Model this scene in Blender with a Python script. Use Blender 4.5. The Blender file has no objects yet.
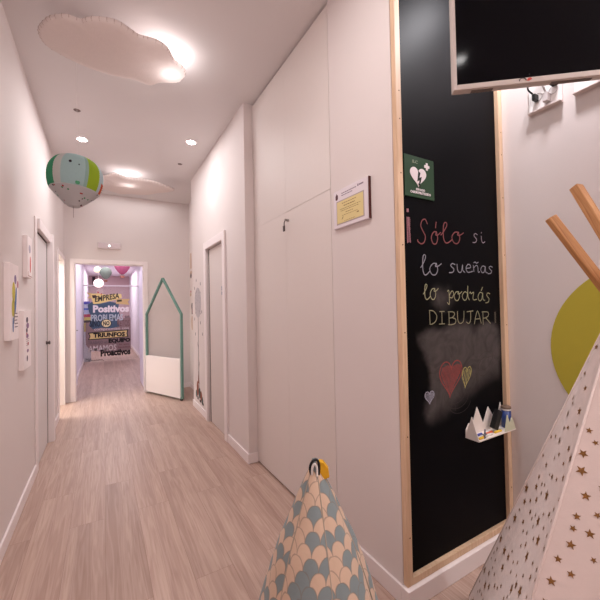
import bpy, bmesh, math, random
from mathutils import Vector, Matrix
random.seed(7)
PI = math.pi
scene = bpy.context.scene
COL = scene.collection

# ------------------------------------------------------------------ camera
cam_d = bpy.data.cameras.new('camera'); cam = bpy.data.objects.new('camera', cam_d); COL.objects.link(cam)
yaw, pit, roll = -0.522163, 0.0177593, 0.0194942
Rz = Matrix.Rotation(yaw, 3, 'Z'); Rx = Matrix.Rotation(pit, 3, 'X'); Ry = Matrix.Rotation(roll, 3, 'Y')
MC = Rz @ Rx @ Ry
right, fwd, up = MC.col[0], MC.col[1], MC.col[2]
cm = Matrix.Identity(4)
for i in range(3):
    cm[i][0] = right[i]; cm[i][1] = up[i]; cm[i][2] = -fwd[i]
cm[2][3] = 1.35
cam.matrix_world = cm
cam_d.sensor_width = 36; cam_d.lens = 341.66 / 600 * 36; cam_d.clip_start = 0.02
scene.camera = cam

# ------------------------------------------------------------------ world, light, exposure
scene.view_settings.view_transform = 'Standard'; scene.view_settings.look = 'None'
scene.view_settings.gamma = 1; scene.view_settings.use_curve_mapping = False
scene.view_settings.exposure = 0.13
scene.cycles.diffuse_bounces = 6; scene.cycles.transparent_max_bounces = 12
scene.cycles.sample_clamp_indirect = 4.0
w = bpy.data.worlds.new('world'); scene.world = w; w.use_nodes = True
w.node_tree.nodes['Background'].inputs[0].default_value = (1, .93, .92, 1)
w.node_tree.nodes['Background'].inputs[1].default_value = 0.3
H = 3.15                                    # ceiling height

def lamp(name, typ, loc, energy, color=(1, .9, .88), rot=(0, 0, 0), **kw):
    d = bpy.data.lights.new(name, typ); d.energy = energy; d.color = color
    for k, v in kw.items(): setattr(d, k, v)
    o = bpy.data.objects.new(name, d); COL.objects.link(o); o.location = loc; o.rotation_euler = rot
    return o
WARM = (1, .945, .925)
# hall ceiling: one real lamp in the alcove, the rest added soft fill
lamp('fill_light_rear', 'AREA', (1.75, -2.0, H - .02), 40, WARM, shape='DISK', size=.3)  # added fill for the hall behind the camera, no known fixture
lamp('ceiling_light_alcove', 'AREA', (1.75, 0.75, H - .02), 16, (.96, .93, .97), shape='DISK', size=.14)
lamp('fill_light_tent', 'AREA', (1.8, -.6, H - .02), 11, WARM, shape='DISK', size=.3)  # added fill beside the tent, kept out of the screen's reflection
lamp('fill_light_hall', 'AREA', (0.3, 1.0, H - .02), 14, WARM, shape='DISK', size=.6)  # unseen soft fill that brightens column, closet and tent
lamp('fill_light_hall_end', 'AREA', (0.3, 3.8, H - .02), 19, (1, .98, .985), shape='RECTANGLE', size=.9, size_y=1.4)  # added fill over the far hall, no panel hangs here
lamp('fill_light_end', 'AREA', (0.4, 5.75, H - .02), 3.0, (1, .98, .985), shape='RECTANGLE', size=1.2, size_y=.25)  # added strip to lift the end wall, not a fixture
lamp('ceiling_light_passage', 'AREA', (0.2, 8.3, 2.55), 30, (.96, .95, 1), shape='RECTANGLE', size=.9, size_y=3)
lamp('ceiling_light_far_room', 'AREA', (0.2, 12.3, 2.55), 36, (1, .94, .93), shape='RECTANGLE', size=1, size_y=2)
lamp('ceiling_light_side_room', 'AREA', (-1.4, 5.7, 2.5), 50, (1, .98, .95), shape='RECTANGLE', size=1, size_y=1)

# ------------------------------------------------------------------ materials
def s2l(c): return tuple(((x / 255 + .055) / 1.055) ** 2.4 if x / 255 > .04045 else x / 255 / 12.92 for x in c)
MATS = {}
def mat(name, rgb, rough=.6, spec=.3, noise=0.0, nscale=8, bump=0.0, bscale=60, metal=0, emit=None, estr=0, sheen=0, trans=0):
    if name in MATS: return MATS[name]
    m = bpy.data.materials.new(name); m.use_nodes = True; nt = m.node_tree; b = nt.nodes['Principled BSDF']
    c = (*s2l(rgb), 1); b.inputs['Base Color'].default_value = c
    b.inputs['Roughness'].default_value = rough; b.inputs['Specular IOR Level'].default_value = spec
    b.inputs['Metallic'].default_value = metal; b.inputs['Sheen Weight'].default_value = sheen
    tc = nt.nodes.new('ShaderNodeTexCoord')
    if noise:
        n = nt.nodes.new('ShaderNodeTexNoise'); n.inputs['Scale'].default_value = nscale; n.inputs['Detail'].default_value = 4
        nt.links.new(tc.outputs['Object'], n.inputs['Vector'])
        mx = nt.nodes.new('ShaderNodeMix'); mx.data_type = 'RGBA'
        mx.inputs[6].default_value = tuple(v * (1 - noise) for v in c[:3]) + (1,)
        mx.inputs[7].default_value = tuple(min(1, v * (1 + noise)) for v in c[:3]) + (1,)
        nt.links.new(n.outputs['Fac'], mx.inputs[0]); nt.links.new(mx.outputs[2], b.inputs['Base Color'])
    if bump:
        n2 = nt.nodes.new('ShaderNodeTexNoise'); n2.inputs['Scale'].default_value = bscale; n2.inputs['Detail'].default_value = 3
        nt.links.new(tc.outputs['Object'], n2.inputs['Vector'])
        bp = nt.nodes.new('ShaderNodeBump'); bp.inputs['Strength'].default_value = bump; bp.inputs['Distance'].default_value = .01
        nt.links.new(n2.outputs['Fac'], bp.inputs['Height']); nt.links.new(bp.outputs[0], b.inputs['Normal'])
    if emit:
        b.inputs['Emission Color'].default_value = (*s2l(emit), 1); b.inputs['Emission Strength'].default_value = estr
    if trans:
        t = nt.nodes.new('ShaderNodeBsdfTranslucent'); t.inputs[0].default_value = c
        ms = nt.nodes.new('ShaderNodeMixShader'); ms.inputs[0].default_value = trans
        out = nt.nodes['Material Output']
        nt.links.new(b.outputs[0], ms.inputs[1]); nt.links.new(t.outputs[0], ms.inputs[2]); nt.links.new(ms.outputs[0], out.inputs[0])
    MATS[name] = m
    return m

wall_m = mat('wall_paint', (222, 212, 210), .75, .2, .015, 3, .05, 140)
ceil_m = mat('ceiling_paint', (222, 217, 217), .85, .15, .015, 3)
door_m = mat('door_lacquer', (218, 212, 212), .5, .3, .01, 5)
trim_m = mat('trim_white', (236, 226, 226), .45, .3)
closet_m = mat('closet_laminate', (223, 213, 209), .5, .3, .012, 30, .04, 220)
dark_m = mat('shadow_gap', (60, 45, 42), .9, .1)  # dark colour in place of shade, in door gaps and behind closet doors
black_m = mat('black_plastic', (18, 17, 18), .4, .4)
white_m = mat('white_plastic', (238, 234, 233), .4, .4)
steel_m = mat('brushed_steel', (170, 165, 162), .3, .5, metal=1)

def wood(name, c1, c2, rough=.55, axis=2, sc=1.0):
    m = bpy.data.materials.new(name); m.use_nodes = True; nt = m.node_tree; b = nt.nodes['Principled BSDF']
    tc = nt.nodes.new('ShaderNodeTexCoord'); mp = nt.nodes.new('ShaderNodeMapping')
    s = [28 * sc, 28 * sc, 28 * sc]; s[axis] = 1.6 * sc
    mp.inputs['Scale'].default_value = s
    n = nt.nodes.new('ShaderNodeTexNoise'); n.inputs['Scale'].default_value = 1.6; n.inputs['Detail'].default_value = 5; n.inputs['Distortion'].default_value = 1.2
    r = nt.nodes.new('ShaderNodeValToRGB'); r.color_ramp.elements[0].position = .3; r.color_ramp.elements[1].position = .7
    r.color_ramp.elements[0].color = (*s2l(c2), 1); r.color_ramp.elements[1].color = (*s2l(c1), 1)
    nt.links.new(tc.outputs['Object'], mp.inputs[0]); nt.links.new(mp.outputs[0], n.inputs['Vector']); nt.links.new(n.outputs['Fac'], r.inputs[0])
    nt.links.new(r.outputs[0], b.inputs['Base Color']); b.inputs['Roughness'].default_value = rough
    return m
pine_m = wood('pine_trim', (224, 194, 164), (205, 170, 138))
pole_m = wood('pole_wood', (204, 152, 100), (160, 104, 58), sc=1.6)

# oak laminate planks running along the hall
def floor_material():
    m = bpy.data.materials.new('oak_laminate'); m.use_nodes = True; nt = m.node_tree; b = nt.nodes['Principled BSDF']; L = nt.links
    tc = nt.nodes.new('ShaderNodeTexCoord')
    mp = nt.nodes.new('ShaderNodeMapping'); mp.inputs['Rotation'].default_value = (0, 0, PI / 2); L.new(tc.outputs['Object'], mp.inputs[0])
    br = nt.nodes.new('ShaderNodeTexBrick'); br.offset = .37; br.inputs['Scale'].default_value = 1
    br.inputs['Brick Width'].default_value = 1.29; br.inputs['Row Height'].default_value = .193
    br.inputs['Mortar Size'].default_value = .0007; br.inputs['Mortar Smooth'].default_value = .2; br.inputs['Bias'].default_value = 0
    br.inputs['Color1'].default_value = (0, 0, 0, 1); br.inputs['Color2'].default_value = (1, 1, 1, 1); br.inputs['Mortar'].default_value = (.5, .5, .5, 1)
    L.new(mp.outputs[0], br.inputs['Vector'])
    # every plank takes its grain from another place in the noise
    off = nt.nodes.new('ShaderNodeVectorMath'); off.operation = 'MULTIPLY_ADD'
    off.inputs[1].default_value = (7, 13, 5); L.new(br.outputs['Color'], off.inputs[0]); L.new(tc.outputs['Object'], off.inputs[2])
    m1 = nt.nodes.new('ShaderNodeMapping'); m1.inputs['Scale'].default_value = (13, .55, 1); L.new(off.outputs[0], m1.inputs[0])
    n1 = nt.nodes.new('ShaderNodeTexNoise'); n1.inputs['Scale'].default_value = 1.0; n1.inputs['Detail'].default_value = 2; n1.inputs['Distortion'].default_value = .3
    L.new(m1.outputs[0], n1.inputs['Vector'])
    # rings: contour lines of the noise -> cathedral figure
    mu = nt.nodes.new('ShaderNodeMath'); mu.operation = 'MULTIPLY'; mu.inputs[1].default_value = 70; L.new(n1.outputs['Fac'], mu.inputs[0])
    sn = nt.nodes.new('ShaderNodeMath'); sn.operation = 'SINE'; L.new(mu.outputs[0], sn.inputs[0])
    m2 = nt.nodes.new('ShaderNodeMapping'); m2.inputs['Scale'].default_value = (110, 5, 1); L.new(off.outputs[0], m2.inputs[0])
    n2 = nt.nodes.new('ShaderNodeTexNoise'); n2.inputs['Scale'].default_value = 1; n2.inputs['Detail'].default_value = 3; L.new(m2.outputs[0], n2.inputs['Vector'])
    r = nt.nodes.new('ShaderNodeValToRGB'); r.color_ramp.elements[0].position = .3; r.color_ramp.elements[1].position = .72
    r.color_ramp.elements[0].color = (*s2l((166, 137, 124)), 1); r.color_ramp.elements[1].color = (*s2l((190, 163, 150)), 1)
    L.new(n1.outputs['Fac'], r.inputs[0])
    mr = nt.nodes.new('ShaderNodeMapRange'); mr.inputs[1].default_value = -.2; mr.inputs[2].default_value = 1; mr.inputs[3].default_value = 0; mr.inputs[4].default_value = .13
    L.new(sn.outputs[0], mr.inputs[0])
    mx = nt.nodes.new('ShaderNodeMix'); mx.data_type = 'RGBA'; mx.inputs[7].default_value = (*s2l((232, 208, 196)), 1)
    L.new(mr.outputs[0], mx.inputs[0]); L.new(r.outputs[0], mx.inputs[6])
    mr2 = nt.nodes.new('ShaderNodeMapRange'); mr2.inputs[1].default_value = .48; mr2.inputs[2].default_value = .8; mr2.inputs[3].default_value = 0; mr2.inputs[4].default_value = .6
    L.new(n2.outputs['Fac'], mr2.inputs[0])
    mx2 = nt.nodes.new('ShaderNodeMix'); mx2.data_type = 'RGBA'; mx2.inputs[7].default_value = (*s2l((150, 118, 104)), 1)
    L.new(mr2.outputs[0], mx2.inputs[0]); L.new(mx.outputs[2], mx2.inputs[6])
    # plank tint and joints
    mr3 = nt.nodes.new('ShaderNodeMapRange'); mr3.inputs[3].default_value = .94; mr3.inputs[4].default_value = 1.04; L.new(br.outputs['Color'], mr3.inputs[0])
    vm = nt.nodes.new('ShaderNodeVectorMath'); vm.operation = 'SCALE'; L.new(mx2.outputs[2], vm.inputs[0]); L.new(mr3.outputs[0], vm.inputs['Scale'])
    mx3 = nt.nodes.new('ShaderNodeMix'); mx3.data_type = 'RGBA'; mx3.inputs[7].default_value = (*s2l((130, 98, 84)), 1)
    L.new(br.outputs['Fac'], mx3.inputs[0]); L.new(vm.outputs[0], mx3.inputs[6])
    L.new(mx3.outputs[2], b.inputs['Base Color']); b.inputs['Roughness'].default_value = .42; b.inputs['Specular IOR Level'].default_value = .35
    return m

# ------------------------------------------------------------------ mesh helpers
class MB:
    def __init__(s): s.bm = bmesh.new(); s.mi = 0
    def faces(s, vs, fs, T=None, smooth=False):
        bv = [s.bm.verts.new(T @ Vector(v) if T else v) for v in vs]; out = []
        for f in fs:
            try: q = s.bm.faces.new([bv[i] for i in f])
            except ValueError: continue
            q.material_index = s.mi; q.smooth = smooth; out.append(q)
        return out
    def box(s, a, b, T=None):
        x0, y0, z0 = a; x1, y1, z1 = b
        vs = [(x, y, z) for z in (z0, z1) for y in (y0, y1) for x in (x0, x1)]
        s.faces(vs, [(0, 2, 3, 1), (4, 5, 7, 6), (0, 1, 5, 4), (2, 6, 7, 3), (0, 4, 6, 2), (1, 3, 7, 5)], T); return s
    def prism(s, poly, t0, t1, T=None):
        """poly: outline in local x,y; extruded in z from t0 to t1, placed by T"""
        n = len(poly)
        vs = [(x, y, t0) for x, y in poly] + [(x, y, t1) for x, y in poly]
        fs = [tuple(range(n - 1, -1, -1)), tuple(range(n, 2 * n))] + [(i, (i + 1) % n, n + (i + 1) % n, n + i) for i in range(n)]
        s.faces(vs, fs, T); return s
    def tube(s, pts, r, n=8, T=None, cap=True, closed=False, smooth=True):
        pts = [Vector(p) for p in pts]; m = len(pts); rs = r if isinstance(r, (list, tuple)) else [r] * m
        vs = []; prev = None
        for i, p in enumerate(pts):
            if closed: d = pts[(i + 1) % m] - pts[i - 1]
            else: d = pts[min(i + 1, m - 1)] - pts[max(i - 1, 0)]
            d = d.normalized() if d.length > 1e-9 else Vector((0, 0, 1))
            if prev is None:
                a = d.orthogonal().normalized()
            else:
                a = prev - d * prev.dot(d); a = a.normalized() if a.length > 1e-6 else d.orthogonal().normalized()
            prev = a; b = d.cross(a)
            vs += [p + (a * math.cos(2 * PI * k / n) + b * math.sin(2 * PI * k / n)) * rs[i] for k in range(n)]
        fs = []
        for i in range(m if closed else m - 1):
            j = (i + 1) % m
            fs += [(i * n + k, i * n + (k + 1) % n, j * n + (k + 1) % n, j * n + k) for k in range(n)]
        if cap and not closed: fs += [tuple(range(n - 1, -1, -1)), tuple((m - 1) * n + k for k in range(n))]
        s.faces(vs, fs, T, smooth); return s
    def lathe(s, prof, n=32, T=None, cap=True, smooth=True):
        vs = []; m = len(prof)
        for r, z in prof: vs += [(r * math.cos(2 * PI * k / n), r * math.sin(2 * PI * k / n), z) for k in range(n)]
        fs = [(i * n + k, i * n + (k + 1) % n, (i + 1) * n + (k + 1) % n, (i + 1) * n + k) for i in range(m - 1) for k in range(n)]
        if cap: fs += [tuple(range(n - 1, -1, -1)), tuple((m - 1) * n + k for k in range(n))]
        s.faces(vs, fs, T, smooth); return s
    def mesh(s, me, T):
        n0 = len(s.bm.faces); tmp = me.copy(); tmp.transform(T); s.bm.from_mesh(tmp); bpy.data.meshes.remove(tmp)
        s.bm.faces.ensure_lookup_table()
        for f in s.bm.faces[n0:]: f.material_index = s.mi
        return s
    def build(s, name, mats, parent=None, bevel=0, weld=False):
        if weld: bmesh.ops.remove_doubles(s.bm, verts=s.bm.verts, dist=1e-5)
        bmesh.ops.recalc_face_normals(s.bm, faces=s.bm.faces)
        me = bpy.data.meshes.new(name); s.bm.to_mesh(me); s.bm.free()
        for m in (mats if isinstance(mats, (list, tuple)) else [mats]): me.materials.append(m)
        o = bpy.data.objects.new(name, me); COL.objects.link(o)
        if parent:
            o.parent = parent; o.matrix_parent_inverse = Matrix.Translation(-Vector(parent.location)) if parent.type == 'EMPTY' else Matrix.Identity(4)
        if bevel:
            bv = o.modifiers.new('bevel', 'BEVEL'); bv.width = bevel; bv.segments = 2; bv.limit_method = 'ANGLE'
        return o

def thing(name, label, cat, loc=(0, 0, 0), group=None):
    o = bpy.data.objects.new(name, None); COL.objects.link(o); o.location = loc; o.empty_display_size = .1
    return tag(o, label, cat, group)
def tag(o, label, cat, group=None, kind=None):
    o['label'] = label; o['category'] = cat
    if group: o['group'] = group
    if kind: o['kind'] = kind
    return o
def struct(o, label=None, cat=None):
    o['kind'] = 'structure'
    if label: o['label'] = label; o['category'] = cat
    return o
def text_mesh(txt, size=1, extrude=0, bold=0, width=None):
    cu = bpy.data.curves.new('t', 'FONT'); cu.body = txt; cu.size = size; cu.extrude = extrude; cu.offset = bold; cu.resolution_u = 2
    o = bpy.data.objects.new('t', cu); COL.objects.link(o)
    dg = bpy.context.evaluated_depsgraph_get(); dg.update()
    me = bpy.data.meshes.new_from_object(o.evaluated_get(dg)); bpy.data.objects.remove(o); bpy.data.curves.remove(cu)
    xs = [v.co.x for v in me.vertices]; ys = [v.co.y for v in me.vertices]
    if xs:
        me.transform(Matrix.Translation((-min(xs), -min(ys), 0)))
        if width:
            me.transform(Matrix.Diagonal((width[0] / (max(xs) - min(xs)), width[1] / (max(ys) - min(ys)), 1, 1)))
    return me
def basis(origin, ex, ey):
    ex = Vector(ex).normalized(); ey = Vector(ey).normalized(); ez = ex.cross(ey)
    M = Matrix.Identity(4)
    for i in range(3): M[i][0] = ex[i]; M[i][1] = ey[i]; M[i][2] = ez[i]; M[i][3] = origin[i]
    return M
def smooth_path(pts, n=6, closed=False):
    pts = [Vector(p) for p in pts]; m = len(pts); out = []
    for i in range(m if closed else m - 1):
        p0 = pts[(i - 1) % m] if closed or i > 0 else pts[0]; p1 = pts[i]; p2 = pts[(i + 1) % m]
        p3 = pts[(i + 2) % m] if closed or i + 2 < m else pts[-1]
        for k in range(n):
            t = k / n
            out.append(.5 * ((2 * p1) + (p2 - p0) * t + (2 * p0 - 5 * p1 + 4 * p2 - p3) * t * t + (3 * p1 - p0 - 3 * p2 + p3) * t ** 3))
    if not closed: out.append(pts[-1])
    return out

# ================================================================== STRUCTURE
XL, XR, XC, XW, YB, YE = -.5, 1.08, 1.161, 2.015, 1.13, 6.075
struct(MB().box((-2.6, -3.1, -.1), (2.3, 15, 0)).build('floor', floor_material()))
struct(MB().box((-2.6, -3.1, H), (2.3, YE + .15, H + .1)).build('ceiling', ceil_m))
# left wall with two doorways (door_1 at 3.66-4.36, door_2 at 5.25-5.97)
wl = MB()
wl.box((XL - .12, -3, 0), (XL, 3.66, H)); wl.box((XL - .12, 3.66, 2.06), (XL, 4.36, H)); wl.box((XL - .12, 4.36, 0), (XL, 5.25, H))
wl.box((XL - .12, 5.25, 2.08), (XL, 5.97, H)); wl.box((XL - .12, 5.97, 0), (XL, YE + .15, H))
struct(wl.build('wall_left', wall_m))
we = MB()
we.box((XL, YE, 0), (-.37, YE + .12, H)); we.box((-.37, YE, 2.06), (.57, YE + .12, H)); we.box((.57, YE, 0), (1.45, YE + .12, H))
struct(we.build('wall_end', wall_m))
wr = MB()
wr.box((XR, 2.81, 0), (XR + .12, 3.44, H)); wr.box((XR, 3.44, 2.05), (XR + .12, 4.10, H)); wr.box((XR, 4.10, 0), (XR + .12, 4.9, H))
struct(wr.build('wall_right', wall_m))
wq = MB(); wq.box((1.2, 4.78, 0), (1.41, 4.9, H)); wq.box((1.29, 4.9, 0), (1.41, YE, H)); struct(wq.build('wall_recess', wall_m))
struct(MB().box((XC, YB + .005, 0), (2.3, 1.63, H)).build('wall_column', wall_m))
struct(MB().box((XW, -3, 0), (XW + .12, YB + .005, H)).build('wall_alcove', wall_m))
struct(MB().box((-.62, -3.1, 0), (XW + .12, -3, H)).build('wall_back', wall_m))
# passage beyond the end wall
vio_m = mat('passage_paint', (226, 218, 228), .7, .2, .01, 4)
wp = MB()
wp.box((-.58, YE + .12, 0), (-.46, 14.6, 2.6)); wp.box((.86, YE + .12, 0), (.98, 14.6, 2.6)); wp.box((-.46, YE + .12, 2.6), (.86, 14.6, 2.7))
struct(wp.build('wall_passage', vio_m))
struct(MB().box((-.46, 14.5, 0), (.86, 14.6, 2.6)).build('wall_far', mat('far_wall_paint', (196, 168, 172), .8, .2, .02, 3)))
# bright room behind door_2
ws = MB()
ws.box((-2.5, 5.0, 0), (XL - .12, 5.1, 2.6)); ws.box((-2.5, 6.9, 0), (XL - .12, 7.0, 2.6)); ws.box((-2.5, 5.1, 0), (-2.4, 6.9, 2.6)); ws.box((-2.5, 5, 2.6), (XL - .12, 7, 2.7))
ws.box((XL - .14, YE + .15, 0), (XL - .12, 6.9, 2.6))
struct(ws.build('wall_side_room', mat('side_room_paint', (244, 240, 232), .7)))

# baseboards
def base(name, *boxes):
    m = MB()
    for a, b in boxes: m.box(a, b)
    return struct(m.build(name, trim_m, bevel=.003))
BH, BT = .085, .013
base('baseboard_left', ((XL, -3, 0), (XL + BT, 3.56, BH)), ((XL, 4.46, 0), (XL + BT, 5.19, BH)))
base('baseboard_right', ((XR - BT, 2.81, 0), (XR, 3.36, BH)), ((XR - BT, 2.81 - BT, 0), (XC, 2.81, BH)), ((XR - BT, 4.2, 0), (XR, 4.9, BH)), ((XR, 4.9, 0), (1.29, 4.9 + BT, BH)), ((1.29 - BT, 4.9, 0), (1.29, YE, BH)))
base('baseboard_end', ((.65, YE - BT, 0), (1.277, YE, BH)))
base('baseboard_column', ((XC - BT, YB + .005, 0), (XC, 1.63, BH)), ((XC - BT, 1.09, 0), (XW, YB + .005, BH)))
base('baseboard_alcove', ((XW - BT, -3, 0), (XW, 1.09, BH)))
base('baseboard_passage', ((.86 - BT, YE + .12, 0), (.86, 14.5, BH)), ((-.46, YE + .12, 0), (-.46 + BT, 14.5, BH)))

# ---- doors
def casing(mb, xa, xb, y0, y1, ztop, wdt):
    mb.box((xa, y0 - wdt, 0), (xb, y0, ztop + wdt)); mb.box((xa, y1, 0), (xb, y1 + wdt, ztop + wdt)); mb.box((xa, y0, ztop), (xb, y1, ztop + wdt))
d = MB(); d.box((XL - .03, 3.665, .006), (XL - .006, 4.35, 2.045))
door1 = struct(d.build('door_1', door_m), 'white flush door shut in the left wall past the three pictures', 'door')
c = MB(); c.box((XL, 3.57, 0), (XL + .012, 3.66, 2.15)); c.box((XL - .01, 4.362, 0), (XL + .05, 4.45, 2.15)); c.box((XL, 3.66, 2.06), (XL + .03, 4.362, 2.15))
c.build('casing', trim_m, door1, bevel=.003)
hd = MB(); hd.lathe([(.018, 0), (.018, .006), (.012, .018), (.02, .03), (.014, .036)], 16, basis((XL - .006, 4.28, 1.03), (0, 1, 0), (0, 0, 1))); hd.build('door_knob', mat('knob_dark', (92, 76, 74), .4, .5), door1)
ga = MB(); ga.box((XL - .028, 4.351, .0), (XL - .004, 4.361, 2.05)); ga.box((XL - .028, 3.665, 2.046), (XL - .004, 4.351, 2.059)); ga.build('gap_shade', dark_m, door1)  # dark strips standing in for the shade round the leaf

d = MB(); d.box((-1.28, 5.985, .01), (-.64, 6.02, 2.05))
door2 = struct(d.build('door_2', mat('door_two', (246, 243, 236), .5)), 'white door standing open into the bright room at the left', 'door')
c = MB(); casing(c, XL, XL + .014, 5.25, 5.97, 2.08, .06); c.build('casing', trim_m, door2, bevel=.003)

d = MB(); d.box((XR + .02, 3.445, .006), (XR + .055, 4.07, 2.04))
door3 = struct(d.build('door_3', mat('door_beige', (214, 203, 199), .5, .3, .01, 6)), 'beige flush door in the right wall next to the flower sticker', 'door')
c = MB(); casing(c, XR - .022, XR, 3.44, 4.10, 2.05, .085); c.build('casing', trim_m, door3, bevel=.004)
ga = MB(); ga.box((XR + .022, 4.071, 0), (XR + .05, 4.098, 2.05)); ga.build('gap_shade', dark_m, door3)  # dark strip put in as shade at the far jamb
tx = MB(); Tt = basis((XR + .0195, 3.60, 1.485), (0, -1, 0), (0, 0, 1))
tx.mesh(text_mesh('M', .05, .0005, .002), Tt); tx.prism([(.013 + .012 * math.cos(a), .085 + .012 * math.sin(a)) for a in [k * PI / 5 for k in range(10)]], 0, .001, Tt)
tx.prism([(0, .05), (.026, .05), (.02, .072), (.006, .072)], 0, .001, Tt)
tx.build('door_sign', mat('sign_grey', (150, 152, 170), .6), door3)

# doorway lining of the passage and its sliding leaf
c = MB(); c.box((-.43, YE - .014, 0), (-.37, YE, 2.12)); c.box((.57, YE - .014, 0), (.63, YE, 2.12)); c.box((-.37, YE - .014, 2.06), (.57, YE, 2.12))
c.box((-.37, YE, 0), (-.36, YE + .12, 2.06)); c.box((.56, YE, 0), (.57, YE + .12, 2.06)); c.box((-.36, YE, 2.05), (.56, YE + .12, 2.06))
struct(c.build('trim_1', trim_m, bevel=.003))
d = MB(); d.box((.585, YE + .13, .01), (.62, YE + 1.0, 2.04))
door4 = struct(d.build('door_4', mat('door_violet', (228, 220, 238), .4, .4)), 'pale door leaf folded open at the right of the passage opening', 'door')
hm = MB(); hm.box((.578, YE + .18, .93), (.585, YE + .27, 1.17)); hm.build('pull_plate', mat('dark_steel', (80, 72, 84), .4, .5, metal=.6), door4)
hm = MB(); hm.box((.574, YE + .195, .95), (.58, YE + .255, 1.15)); hm.build('pull_inlay', white_m, door4)
d = MB(); d.box((-.455, YE + .5, .01), (-.42, YE + 1.3, 2.04))
door5 = struct(d.build('door_5', mat('door_blueish', (214, 214, 230), .4, .4)), 'bluish white door on the left side of the passage', 'door')
hm = MB(); hm.tube([(-.42, YE + .6, 1.02), (-.38, YE + .6, 1.02), (-.375, YE + .7, 1.02)], .009, 8); hm.build('door_handle', steel_m, door5)

# ================================================================== CLOSET
clo = thing('built_in_closet', 'tall white built-in closet with flush doors between column and corridor wall', 'closet', (1.4, 2.2, 0))
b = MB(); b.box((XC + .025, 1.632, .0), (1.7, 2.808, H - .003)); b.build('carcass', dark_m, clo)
for nm, y0, y1, z0, z1 in (('door', 1.634, 2.1975, .012, 2.034), ('door', 2.1985, 2.806, .012, 2.0355), ('upper_door', 1.634, 2.1975, 2.037, H - .016), ('upper_door', 2.1985, 2.806, 2.037, H - .016)):
    b = MB(); b.box((XC, y0, z0), (XC + .022, y1, z1)); dd = b.build(nm, closet_m, clo)
    if nm == 'door' and y0 < 2:
        k = MB(); k.lathe([(.011, 0), (.011, .006), (.007, .008)], 14, basis((XC, 2.165, 1.97), (0, 1, 0), (0, 0, 1)) @ Matrix.Rotation(PI, 4, 'X'))
        k.box((XC - .03, 2.163, 1.962), (XC - .006, 2.167, 1.978)); lk = k.build('lock', steel_m, dd)
        k = MB(); k.tube([(XC - .028, 2.165, 1.965), (XC - .03, 2.172, 1.95), (XC - .03, 2.175, 1.93)], .0035, 6); k.box((XC - .034, 2.165, 1.89), (XC - .027, 2.187, 1.93))
        k.build('key_tag', mat('key_dark', (70, 55, 55), .5), dd)

# ================================================================== CHALKBOARD
def board_material():
    m = bpy.data.materials.new('chalkboard_black'); m.use_nodes = True; nt = m.node_tree; L = nt.links; bs = nt.nodes['Principled BSDF']
    tc = nt.nodes.new('ShaderNodeTexCoord'); sp = nt.nodes.new('ShaderNodeSeparateXYZ'); L.new(tc.outputs['Object'], sp.inputs[0])
    nz = nt.nodes.new('ShaderNodeTexNoise'); nz.inputs['Scale'].default_value = 5; nz.inputs['Detail'].default_value = 4; L.new(tc.outputs['Object'], nz.inputs['Vector'])
    def M(op, a, b=None, c=None):
        n = nt.nodes.new('ShaderNodeMath'); n.operation = op
        for i, v in enumerate((a, b, c)):
            if v is None: continue
            if isinstance(v, (int, float)): n.inputs[i].default_value = v
            else: L.new(v, n.inputs[i])
        return n.outputs[0]
    def ss(v, e0, e1):
        n = nt.nodes.new('ShaderNodeMapRange'); n.interpolation_type = 'SMOOTHSTEP'; n.inputs[1].default_value = e0; n.inputs[2].default_value = e1; L.new(v, n.inputs[0]); return n.outputs[0]
    wob = M('MULTIPLY_ADD', nz.outputs['Fac'], .16, -.08)
    x = M('ADD', sp.outputs[0], wob); z = M('ADD', sp.outputs[2], wob)
    low = M('SUBTRACT', z, M('MULTIPLY', x, .25))                  # lower rim of the wiped patch slopes
    left = M('ADD', x, M('MULTIPLY', z, .12))
    f = M('MULTIPLY', M('MULTIPLY', ss(left, 1.42, 1.49), ss(x, 1.995, 1.93)), M('MULTIPLY', ss(z, 1.25, 1.19), ss(low, .40, .52)))
    # small wiped mark on the third line
    dx = M('SUBTRACT', x, 1.47); dz = M('SUBTRACT', z, 1.375); dist = M('SQRT', M('ADD', M('MULTIPLY', dx, dx), M('MULTIPLY', dz, M('MULTIPLY', dz, 1.6))))
    f2 = M('MULTIPLY', ss(dist, .12, .0), .8)
    st = nt.nodes.new('ShaderNodeTexNoise'); st.inputs['Scale'].default_value = 9; st.inputs['Detail'].default_value = 6; st.inputs['Distortion'].default_value = 2.5; L.new(tc.outputs['Object'], st.inputs['Vector'])
    f = M('MULTIPLY', M('MAXIMUM', f, f2), M('MULTIPLY_ADD', st.outputs['Fac'], 1.0, .35))
    mx = nt.nodes.new('ShaderNodeMix'); mx.data_type = 'RGBA'; mx.inputs[6].default_value = (.0018, .0018, .003, 1); mx.inputs[7].default_value = (.085, .073, .073, 1)
    L.new(f, mx.inputs[0]); L.new(mx.outputs[2], bs.inputs['Base Color'])
    bs.inputs['Roughness'].default_value = .5; bs.inputs['Specular IOR Level'].default_value = .06
    return m
BX0, BX1 = 1.163, 2.013
cb = thing('chalkboard', 'tall black chalkboard in a pine frame with chalk writing and hearts', 'chalkboard', (1.59, 1.12, .085))
b = MB(); b.box((1.19, YB, .115), (1.978, YB + .004, 3.05)); board = b.build('board_panel', board_material(), cb)
FY0 = 1.108
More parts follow.
